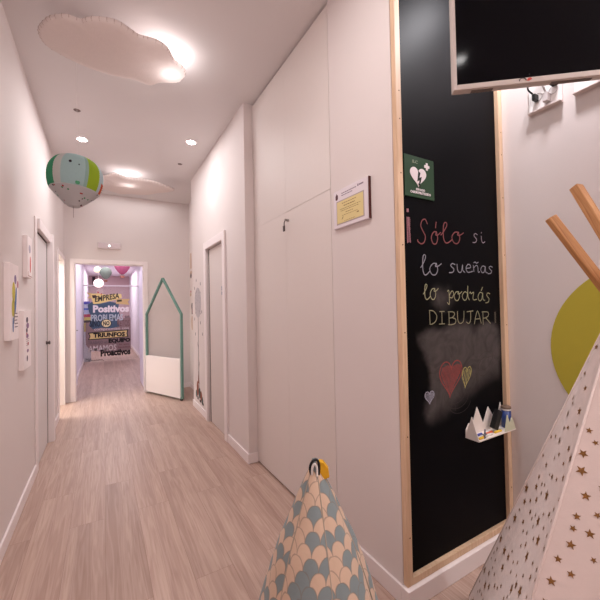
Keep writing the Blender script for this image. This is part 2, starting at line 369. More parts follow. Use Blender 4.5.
for nm, a, bb in (('frame_stile', (BX0, FY0, .087), (1.196, YB + .004, 3.08)), ('frame_stile', (1.976, FY0, .087), (BX1, YB + .004, 3.08)), ('frame_rail', (1.196, FY0, .087), (1.976, YB + .004, .118)), ('frame_rail', (1.196, FY0, 3.045), (1.976, YB + .004, 3.08))):
    f = MB(); f.box(a, bb); fo = f.build(nm, pine_m, cb, bevel=.002)
    if nm == 'frame_stile':
        s = MB()
        for z in (.3, .75, 1.22, 1.62, 1.95, 2.2, 2.33):
            s.lathe([(.0035, 0), (.003, .0012)], 8, basis(((a[0] + bb[0]) / 2 + .003, FY0, z), (1, 0, 0), (0, 0, 1)))
        s.build('screw', mat('screw_brown', (120, 88, 66), .6), fo)

# chalk handwriting: strokes in a unit letter box
GL = {
 'S': [[(.95, .82), (.75, 1), (.45, .93), (.32, .72), (.5, .52), (.72, .32), (.6, .08), (.3, 0), (.02, .08), (.0, .16)]],
 'o': [[(.62, .95), (.3, .92), (.05, .5), (.2, .05), (.5, .03), (.68, .45), (.58, .9), (.5, .72), (.72, .74), (1, .98)]],
 'ó': [[(.62, .95), (.3, .92), (.05, .5), (.2, .05), (.5, .03), (.68, .45), (.58, .9), (.5, .72), (.72, .74), (1, .98)], [(.5, 1.25), (.53, 1.5), (.58, 1.75)]],
 'l': [[(.0, .35), (.2, .5), (.5, .82), (.52, .98), (.36, 1), (.25, .8), (.22, .3), (.36, .03), (.6, .02), (.95, .2)]],
 's': [[(.8, .9), (.5, 1), (.3, .8), (.45, .6), (.65, .4), (.5, .08), (.1, .02)]],
 'i': [[(.3, .85), (.35, .3), (.55, .02), (.9, .2)], [(.32, 1.15), (.36, 1.3)]],
 'u': [[(.05, .95), (.1, .3), (.3, .02), (.55, .15), (.72, .9), (.72, .3), (.98, .05)]],
 'e': [[(.1, .5), (.6, .62), (.6, .92), (.3, .98), (.08, .5), (.3, .04), (.9, .2)]],
 'n': [[(.05, .95), (.12, .05)], [(.12, .6), (.45, .95), (.65, .75), (.7, .05), (.9, .1)], [(.1, 1.25), (.3, 1.4), (.5, 1.25), (.75, 1.4)]],
 'a': [[(.7, .85), (.35, .95), (.08, .5), (.25, .05), (.55, .2), (.7, .9), (.72, .2), (.98, .05)]],
 'á': [[(.7, .6), (.35, .68), (.08, .35), (.25, .03), (.55, .15), (.7, .65), (.72, .15), (.98, .05)], [(.5, .8), (.7, 1.1)]],
 'p': [[(.1, .9), (.3, .95), (.32, .05), (.2, .0), (.05, .12)], [(.32, .6), (.7, .95), (.92, .75), (.7, .45), (.32, .5)]],
 'd': [[(.7, .5), (.4, .58), (.1, .3), (.3, .02), (.6, .1), (.75, .55), (.8, 1), (.78, .3), (.95, .02)]],
 'r': [[(.05, .8), (.2, .95), (.25, .75), (.55, .9), (.45, .3), (.55, .02), (.9, .1)]],
 'D': [[(.05, .98), (.08, .02)], [(.0, 1), (.5, .95), (.9, .6), (.75, .2), (.3, .0), (.02, .02)]],
 'I': [[(.5, 1), (.5, 0)], [(.2, 1), (.85, 1)], [(.1, 0), (.85, 0)]],
 'B': [[(.15, 1), (.15, 0)], [(.05, 1), (.6, .98), (.75, .78), (.5, .56), (.15, .52)], [(.5, .54), (.85, .4), (.8, .1), (.4, 0), (.05, .02)]],
 'U': [[(.1, 1), (.12, .3), (.35, .02), (.7, .15), (.8, .5), (.82, 1)]],
 'J': [[(.2, .95), (.95, 1)], [(.65, .98), (.62, .3), (.4, .02), (.1, .15)]],
 'A': [[(.05, 0), (.45, 1), (.85, .02)], [(.2, .38), (.75, .4)]],
 'R': [[(.1, 1), (.1, 0)], [(.0, .98), (.6, .95), (.7, .7), (.4, .52), (.12, .5)], [(.4, .5), (.9, .05)]],
}
ROWS = [
 ('chalk_word', (138, 84, 86), [('S',1.307,1.639,.075,.122),('ó',1.400,1.645,.075,.064),('l',1.474,1.657,.094,.103),('o',1.557,1.660,.102,.063)], .0030),
 ('chalk_word', (160, 148, 158), [('s',1.729,1.675,.065,.052),('i',1.797,1.680,.058,.046)], .0024),
 ('chalk_word', (150, 148, 158), [('l',1.322,1.489,.068,.097),('o',1.382,1.491,.093,.060),('s',1.525,1.505,.071,.049),('u',1.594,1.509,.069,.047),('e',1.666,1.511,.071,.044),('n',1.732,1.515,.066,.040),('a',1.796,1.513,.069,.041),('s',1.859,1.510,.067,.043)], .0026),
 ('chalk_word', (154, 152, 122), [('l',1.335,1.370,.053,.073),('o',1.382,1.370,.064,.056),('p',1.508,1.346,.061,.070),('o',1.564,1.363,.068,.048),('d',1.626,1.363,.071,.078),('r',1.690,1.364,.076,.046),('á',1.764,1.358,.070,.070),('s',1.831,1.347,.061,.056)], .0026),
 ('chalk_word', (140, 136, 112), [('D',1.374,1.249,.061,.067),('I',1.439,1.247,.057,.062),('B',1.511,1.240,.074,.066),('U',1.583,1.242,.074,.066),('J',1.654,1.239,.072,.067),('A',1.726,1.234,.078,.071),('R',1.801,1.228,.086,.072)], .0026),
]
def chalk_mat(rgb): return mat('chalk_%d_%d_%d' % rgb, rgb, .95, .05, .25, 90)
def stroke(mb, pts, r):
    pts = [Vector((x, 0, z)) for x, z in pts]
    P = smooth_path(pts, 5) if len(pts) > 2 else pts
    mb.tube(P, r, 6, Matrix.Translation((0, YB - .0003, 0)) @ Matrix.Diagonal((1, .25, 1, 1)), smooth=False)
for (nm, rgb, row, r) in ROWS:
    words = [[]]
    for q in row:
        if words[-1] and q[1] - words[-1][-1][1] - words[-1][-1][3] > .03: words.append([])
        words[-1].append(q)
    for wd_ in words:
        m = MB()
        for g, x0, z0, wd, ht in wd_:
            for st in GL[g]: stroke(m, [(x0 + px * wd, z0 + pz * ht) for px, pz in st], r)
        m.build(nm, chalk_mat(rgb), cb)
# the fat hatched opening mark and the faint closing one
m = MB()
for k in range(26):
    z = 1.64 + k * .0046; stroke(m, [(1.2375 + random.uniform(-.002, .002), z), (1.2585 + random.uniform(-.002, .002), z + .003)], .0013)
stroke(m, [(1.2375, 1.635), (1.237, 1.76)], .002); stroke(m, [(1.2585, 1.638), (1.245, 1.76)], .002)
for a in range(5): stroke(m, [(1.237, 1.784 + a * .003), (1.25, 1.785 + a * .003)], .0025)
m.build('chalk_exclamation', chalk_mat((164, 116, 124)), cb)
m = MB()
for k in range(14):
    z = 1.232 + k * .0046; stroke(m, [(1.918, z), (1.932, z + .004)], .0014)
m.build('chalk_exclamation', chalk_mat((105, 100, 88)), cb)
def heart_pts(xc, ztop, zbot, wd, lean=0):
    out = []
    for k in range(41):
        t = 2 * PI * k / 40; x = 16 * math.sin(t) ** 3 / 32; y = (13 * math.cos(t) - 5 * math.cos(2 * t) - 2 * math.cos(3 * t) - math.cos(4 * t))
        yy = (y + 17) / 29; out.append((xc + x * wd + lean * yy, zbot + yy * (ztop - zbot)))
    return out
def heart(xc, ztop, zbot, wd, rgb, lean, hatch, r=.003):
    m = MB(); P = heart_pts(xc, ztop, zbot, wd, lean); stroke(m, P, r)
    h = ztop - zbot
    for k in range(hatch):
        u = -.42 + .84 * k / max(1, hatch - 1)
        zt = .93 - .25 * abs(abs(u) - .22); zb = .08 + 1.25 * abs(u)
        if zb < zt - .05:
            stroke(m, [(xc + (u - .02) * wd + lean * zb, zbot + zb * h), (xc + (u + .04) * wd + lean * zt, zbot + zt * h * .97)], r * .8)
    m.build('chalk_heart', chalk_mat(rgb), cb)
heart(1.512, 1.055, .873, .175, (146, 74, 72), .02, 17)
heart(1.635, 1.012, .905, .075, (160, 152, 100), .025, 6, .0028)
heart(1.362, .925, .865, .066, (160, 160, 176), .0, 8, .0024)
m = MB()
for k in range(3):
    stroke(m, [(1.50 + .05 * math.cos(t * .5 + k) + .01 * t, .80 + .035 * math.sin(t * .5 + k) + .002 * t + .03 * k) for t in range(14)], .0011)
for k in range(2):
    stroke(m, [(1.82 + .07 * math.cos(t * .5 + k), 1.03 + .05 * math.sin(t * .55 + k) - .03 * k) for t in range(16)], .001)
m.build('chalk_scribble', chalk_mat((72, 66, 65)), cb)

# heart sign with the flash
sg = thing('defibrillator_sign', 'green square heart-and-flash sign at the top left of the chalkboard', 'sign', (1.325, YB, 1.857))
TS = basis((1.222, YB - .0005, 1.858), (1, 0, 0), (0, 0, 1))
SW, SH = .205, .197
b = MB(); b.prism([(0, 0), (SW, 0), (SW, SH), (0, SH)], 0, .006, TS); b.build('panel', mat('sign_green', (36, 68, 44), .45), sg, bevel=.001)
wh = mat('sign_white', (232, 222, 226), .6)
b = MB(); P = [(.092 + p[0] * .112, .050 + p[1]) for p in heart_pts(0, .094, 0, 1)][:-1]
b.prism([(x, y) for x, y in P], .006, .0075, TS); b.build('heart', wh, sg)
b = MB(); b.prism([(x + .01, z - .022) for x, z in [(.082, .150), (.095, .142), (.088, .119), (.104, .125), (.091, .083), (.097, .088), (.092, .070), (.078, .090), (.085, .088), (.089, .106), (.074, .100)]], .0075, .0088, TS); b.build('flash', mat('flash_dark', (20, 34, 26), .6), sg)
b = MB(); cx, cy, a, t = .154, .160, .018, .0065
b.prism([(cx - t, cy - a), (cx + t, cy - a), (cx + t, cy - t), (cx + a, cy - t), (cx + a, cy + t), (cx + t, cy + t), (cx + t, cy + a), (cx - t, cy + a), (cx - t, cy + t), (cx - a, cy + t), (cx - a, cy - t), (cx - t, cy - t)], .006, .0075, TS); b.build('cross', wh, sg)
b = MB(); b.mesh(text_mesh('ESPACIO', .02, .0006, .0006, (.062, .011)), TS @ Matrix.Translation((.075, .034, .0066)))
b.mesh(text_mesh('CARDIOPROTEGIDO', .02, .0006, .0006, (.142, .012)), TS @ Matrix.Translation((.036, .018, .0066)))
b.build('lettering', wh, sg)
b = MB(); b.mesh(text_mesh('E.C', .02, .0006, .0004, (.034, .014)), TS @ Matrix.Translation((.055, .163, .0066))); b.build('chalk_letters', mat('letter_grey', (150, 160, 140), .7), sg)

# mountain tray
sh = thing('mountain_shelf', 'small white tray with mountain peak edges on the chalkboard', 'shelf', (1.79, 1.1, .65))
shm = mat('tray_white', (238, 228, 222), .5)
TB = basis((0, YB - .001, 0), (1, 0, 0), (0, 0, 1))
b = MB(); b.box((1.627, 1.055, .648), (1.962, YB, .654)); b.build('tray', shm, sh)
bk = [(1.627, .654), (1.962, .654), (1.962, .70), (1.943, .785), (1.915, .715), (1.888, .752), (1.868, .722), (1.826, .778), (1.778, .695), (1.727, .792), (1.68, .70), (1.655, .72), (1.627, .69)]
b = MB(); b.prism(bk, 0, .004, TB); b.build('back_panel', shm, sh)
b = MB(); TX = basis((1.627, 0, 0), (0, 1, 0), (0, 0, 1)); b.prism([(1.055, .654), (YB - .005, .654), (1.118, .69), (1.092, .766), (1.072, .70)], 0, .004, TX); b.build('side_panel', shm, sh)
b = MB(); b.prism([(1.858, .654), (1.960, .654), (1.945, .69), (1.926, .722), (1.908, .69), (1.883, .742)], 0, .004, basis((0, 1.059, 0), (1, 0, 0), (0, 0, 1))); b.build('front_panel', mat('tray_peaks', (205, 205, 180), .5), sh)
# what lies in the tray
er = MB(); er.box((-.02, -.014, -.052), (.02, .014, .052), Matrix.Translation((1.838, 1.090, .716)) @ Matrix.Rotation(.5, 4, 'Y')); 
tag(er.build('board_eraser', black_m, bevel=.003), 'black board eraser leaning upright in the mountain tray', 'eraser')
for rgb, y, x0, x1, lb in (((222, 180, 60), 1.066, 1.645, 1.69, 'yellow chalk stick at the left end of the mountain tray'), ((210, 96, 60), 1.085, 1.735, 1.79, 'orange red chalk stick in the middle of the mountain tray'),
                            ((226, 190, 70), 1.075, 1.795, 1.85, 'yellow chalk stick in front of the black eraser'), ((92, 98, 170), 1.10, 1.665, 1.72, 'violet blue chalk stick at the back of the mountain tray'), ((236, 232, 226), 1.073, 1.70, 1.76, 'white chalk stick at the front of the mountain tray')):
    m = MB(); m.tube([(x0, y, .660), (x1, y + random.uniform(-.004, .004), .660)], .006, 10); tag(m.build('chalk_stick', mat('stick_%d_%d_%d' % rgb, rgb, .8)), lb, 'chalk', 'chalk sticks in the mountain tray')
m = MB(); m.tube([(1.684, 1.062, .6585), (1.69, 1.061, .70)], .0045, 8); m.box((1.677, 1.058, .655), (1.692, 1.066, .662)); m.tube([(1.674, 1.063, .675), (1.703, 1.062, .672)], .004, 8)
tag(m.build('metal_clip', mat('clip_grey', (130, 128, 140), .4, .5, metal=.7)), 'small grey clip at the front of the mountain tray', 'clip')
cn = thing('tin_can', 'blue tin can with brown rim at the right end of the mountain tray', 'can', (1.938, 1.092, .6545))
Tc = Matrix.Translation((1.938, 1.092, .6545))
m = MB(); m.lathe([(.022, 0), (.0235, .002), (.0235, .096)], 24, Tc); m.build('can_body', mat('can_blue', (36, 58, 120), .35, .5, .25, 60), cn)
m = MB(); m.lathe([(.024, .096), (.0245, .098), (.0245, .104), (.023, .105)], 24, Tc, cap=False); m.build('can_rim', mat('rim_white', (220, 214, 210), .4), cn)
m = MB(); m.lathe([(.0245, .1045), (.025, .106), (.025, .116), (.020, .118)], 24, Tc); m.build('can_lid', mat('lid_brown', (120, 98, 84), .6), cn)

# ================================================================== certificate plaque on the column
XCf = XC
cp = thing('certificate_plaque', 'white framed plaque with yellow certificate on the column', 'plaque', (XC, 1.434, 1.78))
TP = basis((XC, 1.58, 1.78), (0, -1, 0), (0, 0, 1))          # x runs towards the camera; z out of the wall is -x world
PW, PH = .290, .212
b = MB(); b.prism([(0, 0), (PW, 0), (PW, PH), (0, PH)], .0, .018, TP); b.build('panel', [mat('plaque_white', (226, 216, 222), .4), ], cp, bevel=.002)
b = MB(); b.prism([(PW + .0002, 0), (PW + .004, 0), (PW + .004, PH), (PW + .0002, PH)], .0, .014, TP); b.build('edge_strip', mat('edge_brown', (92, 48, 44), .5), cp)
b = MB(); b.prism([(.028, .018), (.262, .018), (.262, .150), (.028, .150)], .018, .0188, TP); b.build('sheet_border', mat('border_grey', (176, 160, 160), .6), cp)
b = MB(); b.prism([(.034, .024), (.256, .024), (.256, .144), (.034, .144)], .0188, .0196, TP); b.build('sheet', mat('sheet_yellow', (222, 204, 146), .6), cp)
b = MB()
for z, x0, x1, t in ((.128, .08, .20, .003), (.112, .095, .19, .0045), (.098, .06, .235, .0025), (.088, .07, .22, .0025), (.074, .11, .175, .003), (.062, .08, .21, .002), (.03, .10, .19, .002)):
    x = x0
    while x < x1:
        l = random.uniform(.006, .018); b.prism([(x, z), (min(x + l, x1), z), (min(x + l, x1), z + t), (x, z + t)], .0196, .0201, TP); x += l + .004
b.prism([(.075, .04), (.085, .046), (.092, .058), (.083, .052)], .0196, .0201, TP)
b.prism([(.205, .05), (.22, .05), (.22, .056), (.205, .056)], .0196, .0201, TP)
b.build('print', mat('print_brown', (140, 112, 70), .7), cp)
b = MB()
for z, x0, x1 in ((.184, .075, .19), (.172, .075, .165)):
    x = x0
    while x < x1:
        l = random.uniform(.008, .016); b.prism([(x, z), (x + l, z), (x + l, z + .004), (x, z + .004)], .018, .0187, TP); x += l + .003
b.prism([(.212, .184), (.220, .184), (.220, .196), (.212, .196)], .018, .0187, TP); b.prism([(.225, .186), (.258, .186), (.258, .193), (.225, .193)], .018, .0187, TP)
b.build('heading', mat('heading_grey', (128, 112, 128), .7), cp)
b = MB(); b.prism([(.02, .162), (.032, .158), (.042, .164), (.042, .182), (.031, .196), (.02, .182)], .018, .0187, TP); b.build('crest', mat('crest_dark', (88, 52, 62), .7), cp)

# ================================================================== socket plates and cables on the alcove wall
def socket_plate(yc, zc, wd, label):
    s = thing('socket_plate', label, 'socket', (XW, yc, zc), 'socket plates under the television')
    b = MB(); b.box((XW - .012, yc - wd / 2, zc - .06), (XW, yc + wd / 2, zc + .08)); b.build('plate', white_m, s, bevel=.002)
    b = MB(); b.box((XW - .032, yc - wd / 2, zc - .068), (XW, yc + wd / 2, zc - .060)); b.build('lip', mat('lip_white', (222, 208, 204), .5), s, bevel=.002)
    for dy in (-.04, .03):
        k = MB(); k.lathe([(.021, 0), (.021, .002), (.018, .002), (.018, .0005)], 20, basis((XW - .012, yc + dy, zc + .01), (0, -1, 0), (0, 0, 1)), cap=False); k.build('socket_ring', mat('ring_grey', (190, 182, 182), .5), s)
    return s
socket_plate(.882, 2.42, .153, 'white socket plate with black plugs just right of the chalkboard frame')
socket_plate(.66, 2.42, .19, 'white socket plate at the right edge below the television')
def cable(nm, pts, r, m, lb, plug=None):
    t = thing(nm, lb, 'cable', pts[0]); k = MB(); k.tube(smooth_path(pts, 6), r, 8); k.build('cord', m, t)
    if plug: k = MB(); k.box(*plug); k.build('plug', m, t, bevel=.003)
cable('power_cable', [(XW - .05, .92, 2.44), (XW - .065, .935, 2.47), (XW - .06, .93, 2.52), (XW - .055, .905, 2.56), (XW - .07, .87, 2.62), (XW - .06, .85, 2.72)], .0045, black_m, 'black power cable plugged in at the left of the socket plate', ((XW - .05, .909, 2.408), (XW - .012, .926, 2.44)))
wc = mat('cord_white', (206, 198, 198), .5)
cable('signal_cable', [(XW - .035, .865, 2.42), (XW - .06, .867, 2.45), (XW - .055, .885, 2.5), (XW - .06, .87, 2.58), (XW - .05, .83, 2.7)], .004, wc, 'pale cable hanging at the middle of the socket plate', ((XW - .05, .853, 2.375), (XW - .012, .877, 2.42)))
cable('adapter_cable', [(XW - .05, .835, 2.465), (XW - .07, .85, 2.50), (XW - .06, .84, 2.55), (XW - .07, .81, 2.6), (XW - .05, .79, 2.7)], .0035, wc, 'thin pale cable with black plug at the right of the socket plate', None)
k = MB(); k.box((XW - .055, .82, 2.445), (XW - .012, .845, 2.475)); tag(k.build('adapter_plug', black_m, bevel=.003), 'small black plug at the right of the socket plate by the frame', 'plug')

# ================================================================== television on its arm
ang = math.radians(-38.5)
ex = Vector((math.cos(ang), math.sin(ang), 0)); TVT = basis((1.212, .85, 2.193), ex, (0, 0, 1))   # z of the basis points out to the viewer
TVW, TVH, TVD = .93, .55, .034
tv = thing('television', 'black screen television with grey bezel on a wall arm above the socket plates', 'television', (1.212, .85, 2.193))
bz = mat('bezel_grey', (196, 184, 178), .35, .3)
b = MB(); b.box((0, 0, -TVD), (TVW, TVH, -.012), TVT); b.box((0, 0, -.012), (.014, TVH, 0), TVT); b.box((TVW - .014, 0, -.012), (TVW, TVH, 0), TVT)
b.box((.014, 0, -.012), (TVW - .014, .022, 0), TVT); b.box((.014, TVH - .014, -.012), (TVW - .014, TVH, 0), TVT); b.build('bezel', bz, tv, bevel=.003)
b = MB(); b.box((.014, .022, -.011), (TVW - .014, TVH - .014, -.006), TVT); b.build('screen', mat('screen_black', (4, 4, 8), .08, .12), tv)
b = MB(); b.box((.07, -.002, -.028), (.15, .0, -.012), TVT); b.box((.36, -.002, -.028), (.5, .0, -.012), TVT); b.build('vent', mat('vent_dark', (110, 98, 92), .7), tv)
b = MB(); b.prism([(.265, .009), (.273, .007), (.285, .012), (.281, .019), (.272, .018)], 0, .0015, TVT); b.build('logo_mark', mat('logo_red', (190, 70, 60), .5), tv)
b = MB(); b.tube([(.252 + .012 * math.cos(a), .010 + .010 * math.sin(a), .0008) for a in [PI * k / 8 for k in range(9)]], .0016, 6, TVT); b.box((.274, .030, 0), (.278, .034, .0012), TVT); b.build('logo_ring', black_m, tv)
b = MB(); cT = TVT @ Vector((TVW * .6, TVH * .78, -TVD)); mid = Vector((1.9, .62, cT.z))
b.tube([cT, cT + (mid - cT) * .5 + Vector((.0, .03, 0)), mid], .022, 10); b.box((1.9, .56, cT.z - .06), (XW, .68, cT.z + .06)); b.box((TVW * .5, TVH * .6, -TVD - .012), (TVW * .7, TVH * .9, -TVD), TVT); b.build('wall_arm', black_m, tv)

# green disc painted on the alcove wall
m = MB(); m.prism([(.42 * math.cos(2 * PI * k / 72), .42 * math.sin(2 * PI * k / 72)) for k in range(72)], 0, .003, basis((XW, .475, 1.115), (0, -1, 0), (0, 0, 1)))
tag(m.build('wall_disc', mat('olive_green', (186, 172, 66), .8, .15, .03, 4)), 'large olive green disc on the white wall behind the tent', 'wall decoration')

# ================================================================== tepee tent
tp = thing('tepee_tent', 'white play tent printed with gold stars, wooden poles crossing above', 'tent', (1.33, .35, 0))
CAN = mat('canvas', (214, 197, 192), .9, .1, .03, 14, .12, 25, sheen=.2)
GOLD = mat('gold_print', (128, 86, 40), .55, .4)
corners = [Vector((1.435, 1.0, .012)), Vector((.735, .565, .012)), Vector((1.13, -.31, .012)), Vector((1.84, -.22, .012))]
G = Vector((1.32, .395, 1.28)); topr = .045
tops = [G + Vector((cx.x - G.x, cx.y - G.y, 0)).normalized() * topr for cx in corners]
m = MB(); rnd = random.Random(11)
def star(mb, c, ux, uy, nrm, r, rot):
    vs = []
    for k in range(10):
        rr = r if k % 2 == 0 else r * .42
        a = rot + PI * k / 5; vs.append(c + nrm * .0012 + ux * rr * math.cos(a) + uy * rr * math.sin(a))
    vs.append(c + nrm * .0016); mb.faces(vs, [(k, (k + 1) % 10, 10) for k in range(10)])
NS, NT = 10, 22
star_list = []
for i in range(4):
    a0, a1 = corners[i], corners[(i + 1) % 4]; t0, t1 = tops[i], tops[(i + 1) % 4]
    nrm = (a1 - a0).cross(t0 - a0).normalized()
    ctr = (a0 + a1) / 2; 
    if nrm.dot(ctr - Vector((G.x, G.y, .4))) < 0: nrm = -nrm
    def pt(s, t, i=i, a0=a0, a1=a1, t0=t0, t1=t1, nrm=nrm):
        p = (a0 * (1 - s) + a1 * s) * (1 - t) + (t0 * (1 - s) + t1 * s) * t
        sag = -.02 * math.sin(PI * s) * (1 - t) * 1.0 + .004 * math.sin(9 * s + 5 * t + i) * math.sin(PI * s) + .006 * math.sin(3 * t * PI + 2 * i) * math.sin(PI * s)
        return p + nrm * sag
    vs = [pt(s / NS, t / NT) for t in range(NT + 1) for s in range(NS + 1)]
    fs = [(t * (NS + 1) + s, t * (NS + 1) + s + 1, (t + 1) * (NS + 1) + s + 1, (t + 1) * (NS + 1) + s) for t in range(NT) for s in range(NS)]
    m.mi = 0; m.faces(vs, fs, smooth=True)
    L0 = (a1 - a0).length; placed = []
    tries = 0
    while len(placed) < (160 if i == 0 else 230) and tries < 6000:
        tries += 1; t = 1 - math.sqrt(rnd.random()); s = rnd.uniform(.03, .97)
        p = pt(s, t); r = rnd.choice([.008, .009, .010, .010, .012, .014, .016, .020] if i == 0 else [.008, .009, .010, .011, .012, .014, .016, .020])
        wloc = L0 * (1 - t)
        if min(s, 1 - s) * wloc < r * 1.15: continue
        if any((p - q).length < r + rq + .012 for q, rq in placed): continue
        placed.append((p, r))
        ux = (a1 - a0).normalized(); uy = nrm.cross(ux)
        e = .004; n2 = (pt(min(s + e, 1), t) - pt(max(s - e, 0), t)).cross(pt(s, min(t + e, 1)) - pt(s, max(t - e, 0))).normalized()
        if n2.dot(nrm) < 0: n2 = -n2
        u2 = (ux - n2 * ux.dot(n2)).normalized(); star_list.append((p, u2, n2.cross(u2), n2, r, rnd.uniform(0, 2 * PI)))
m.mi = 1
for a in star_list: star(m, *a)
m.mi = 0
m.build('canvas', [CAN, GOLD], tp)
# seams at the corners
m = MB()
for cpt, tpt in zip(corners, tops): m.tube([cpt, tpt], .003, 6)
m.build('corner_seam', CAN, tp)
gd = Vector((.0, 0, 0))
def pole(bot, top, wdt, rot=0):
    bot, top = Vector(bot), Vector(top); dz = (top - bot); L = dz.length; q = dz.to_track_quat('Z', 'Y').to_matrix().to_4x4()
    b = MB(); h = wdt / 2; b.box((-h, -h, 0), (h, h, L), Matrix.Rotation(rot, 4, 'Z'))
    o = b.build('pole', pole_m, tp, bevel=.003); o.matrix_parent_inverse = Matrix.Identity(4)
    o.matrix_local = Matrix.Translation(bot - Vector(tp.location)) @ q
def through(bot, mid, L):
    bot, mid = Vector(bot), Vector(mid); return bot + (mid - bot).normalized() * L
pole((1.80, -.19, .0), through((1.80, -.19, 0), (1.327, .390, 1.30), 1.86), .026, .2)
pole((1.115, -.27, .0), through((1.115, -.27, 0), (1.332, .34, 1.323), 1.935), .030, .1)
pole((1.425, .955, .0), through((1.425, .955, 0), (1.335, .36, 1.28), 1.75), .026)
pole((.785, .55, .0), through((.785, .55, 0), (1.36, .385, 1.29), 1.75), .026)

# ================================================================== bean bag
bb = thing('bean_bag', 'teardrop bean bag with grey and beige scallop pattern on the floor', 'bean bag', (.66, 1.06, 0))
def scallop_material():
    m = bpy.data.materials.new('scallop_fabric'); m.use_nodes = True; nt = m.node_tree; L = nt.links; bs = nt.nodes['Principled BSDF']
    uv = nt.nodes.new('ShaderNodeUVMap'); sp = nt.nodes.new('ShaderNodeSeparateXYZ'); L.new(uv.outputs[0], sp.inputs[0])
    def M(op, a, b=None, c=None):
        n = nt.nodes.new('ShaderNodeMath'); n.operation = op
        for i, v in enumerate((a, b, c)):
            if v is None: continue
            if isinstance(v, (int, float)): n.inputs[i].default_value = v
            else: L.new(v, n.inputs[i])
        return n.outputs[0]
    W, Hh = .052, .037
    u = M('DIVIDE', sp.outputs[0], W); v = M('DIVIDE', sp.outputs[1], Hh)
    j = M('FLOOR', v); fv = M('SUBTRACT', v, j)
    uo = M('ADD', u, M('MULTIPLY', M('FLOORED_MODULO', j, 2), .5))
    c0 = M('FLOOR', uo); dx = M('SUBTRACT', M('SUBTRACT', uo, c0), .5)
    r2 = M('ADD', M('MULTIPLY', M('MULTIPLY', dx, dx), 4), M('MULTIPLY', fv, fv))
    inside = M('LESS_THAN', r2, 1)
    uo1 = M('ADD', u, M('MULTIPLY', M('FLOORED_MODULO', M('ADD', j, 1), 2), .5)); c1 = M('FLOOR', uo1)
    row = M('ADD', j, M('SUBTRACT', 1, inside)); cc = M('ADD', M('MULTIPLY', c0, inside), M('MULTIPLY', c1, M('SUBTRACT', 1, inside)))
    cv = nt.nodes.new('ShaderNodeCombineXYZ'); L.new(row, cv.inputs[0]); L.new(cc, cv.inputs[1])
    wn = nt.nodes.new('ShaderNodeTexWhiteNoise'); wn.noise_dimensions = '3D'; L.new(cv.outputs[0], wn.inputs['Vector'])
    par = M('FLOORED_MODULO', row, 2)
    flip = M('LESS_THAN', wn.outputs['Value'], .22)
    sel = M('ABSOLUTE', M('SUBTRACT', par, flip))
    mxA = nt.nodes.new('ShaderNodeMix'); mxA.data_type = 'RGBA'; mxA.inputs[6].default_value = (*s2l((200, 172, 151)), 1); mxA.inputs[7].default_value = (*s2l((126, 136, 138)), 1); L.new(sel, mxA.inputs[0])
    # dark outline along the dome edge
    edge = M('LESS_THAN', M('ABSOLUTE', M('SUBTRACT', r2, 1.0)), .13)
    mxB = nt.nodes.new('ShaderNodeMix'); mxB.data_type = 'RGBA'; mxB.inputs[7].default_value = (*s2l((126, 116, 108)), 1); L.new(mxA.outputs[2], mxB.inputs[6]); L.new(M('MULTIPLY', edge, .55), mxB.inputs[0])
    L.new(mxB.outputs[2], bs.inputs['Base Color']); bs.inputs['Roughness'].default_value = .9; bs.inputs['Specular IOR Level'].default_value = .1; bs.inputs['Sheen Weight'].default_value = .15
    tc = nt.nodes.new('ShaderNodeTexCoord'); nz = nt.nodes.new('ShaderNodeTexNoise'); nz.inputs['Scale'].default_value = 14; nz.inputs['Detail'].default_value = 3; L.new(tc.outputs['Object'], nz.inputs['Vector'])
    bp = nt.nodes.new('ShaderNodeBump'); bp.inputs['Strength'].default_value = .35; bp.inputs['Distance'].default_value = .012; L.new(nz.outputs['Fac'], bp.inputs['Height']); L.new(bp.outputs[0], bs.inputs['Normal'])
    return m
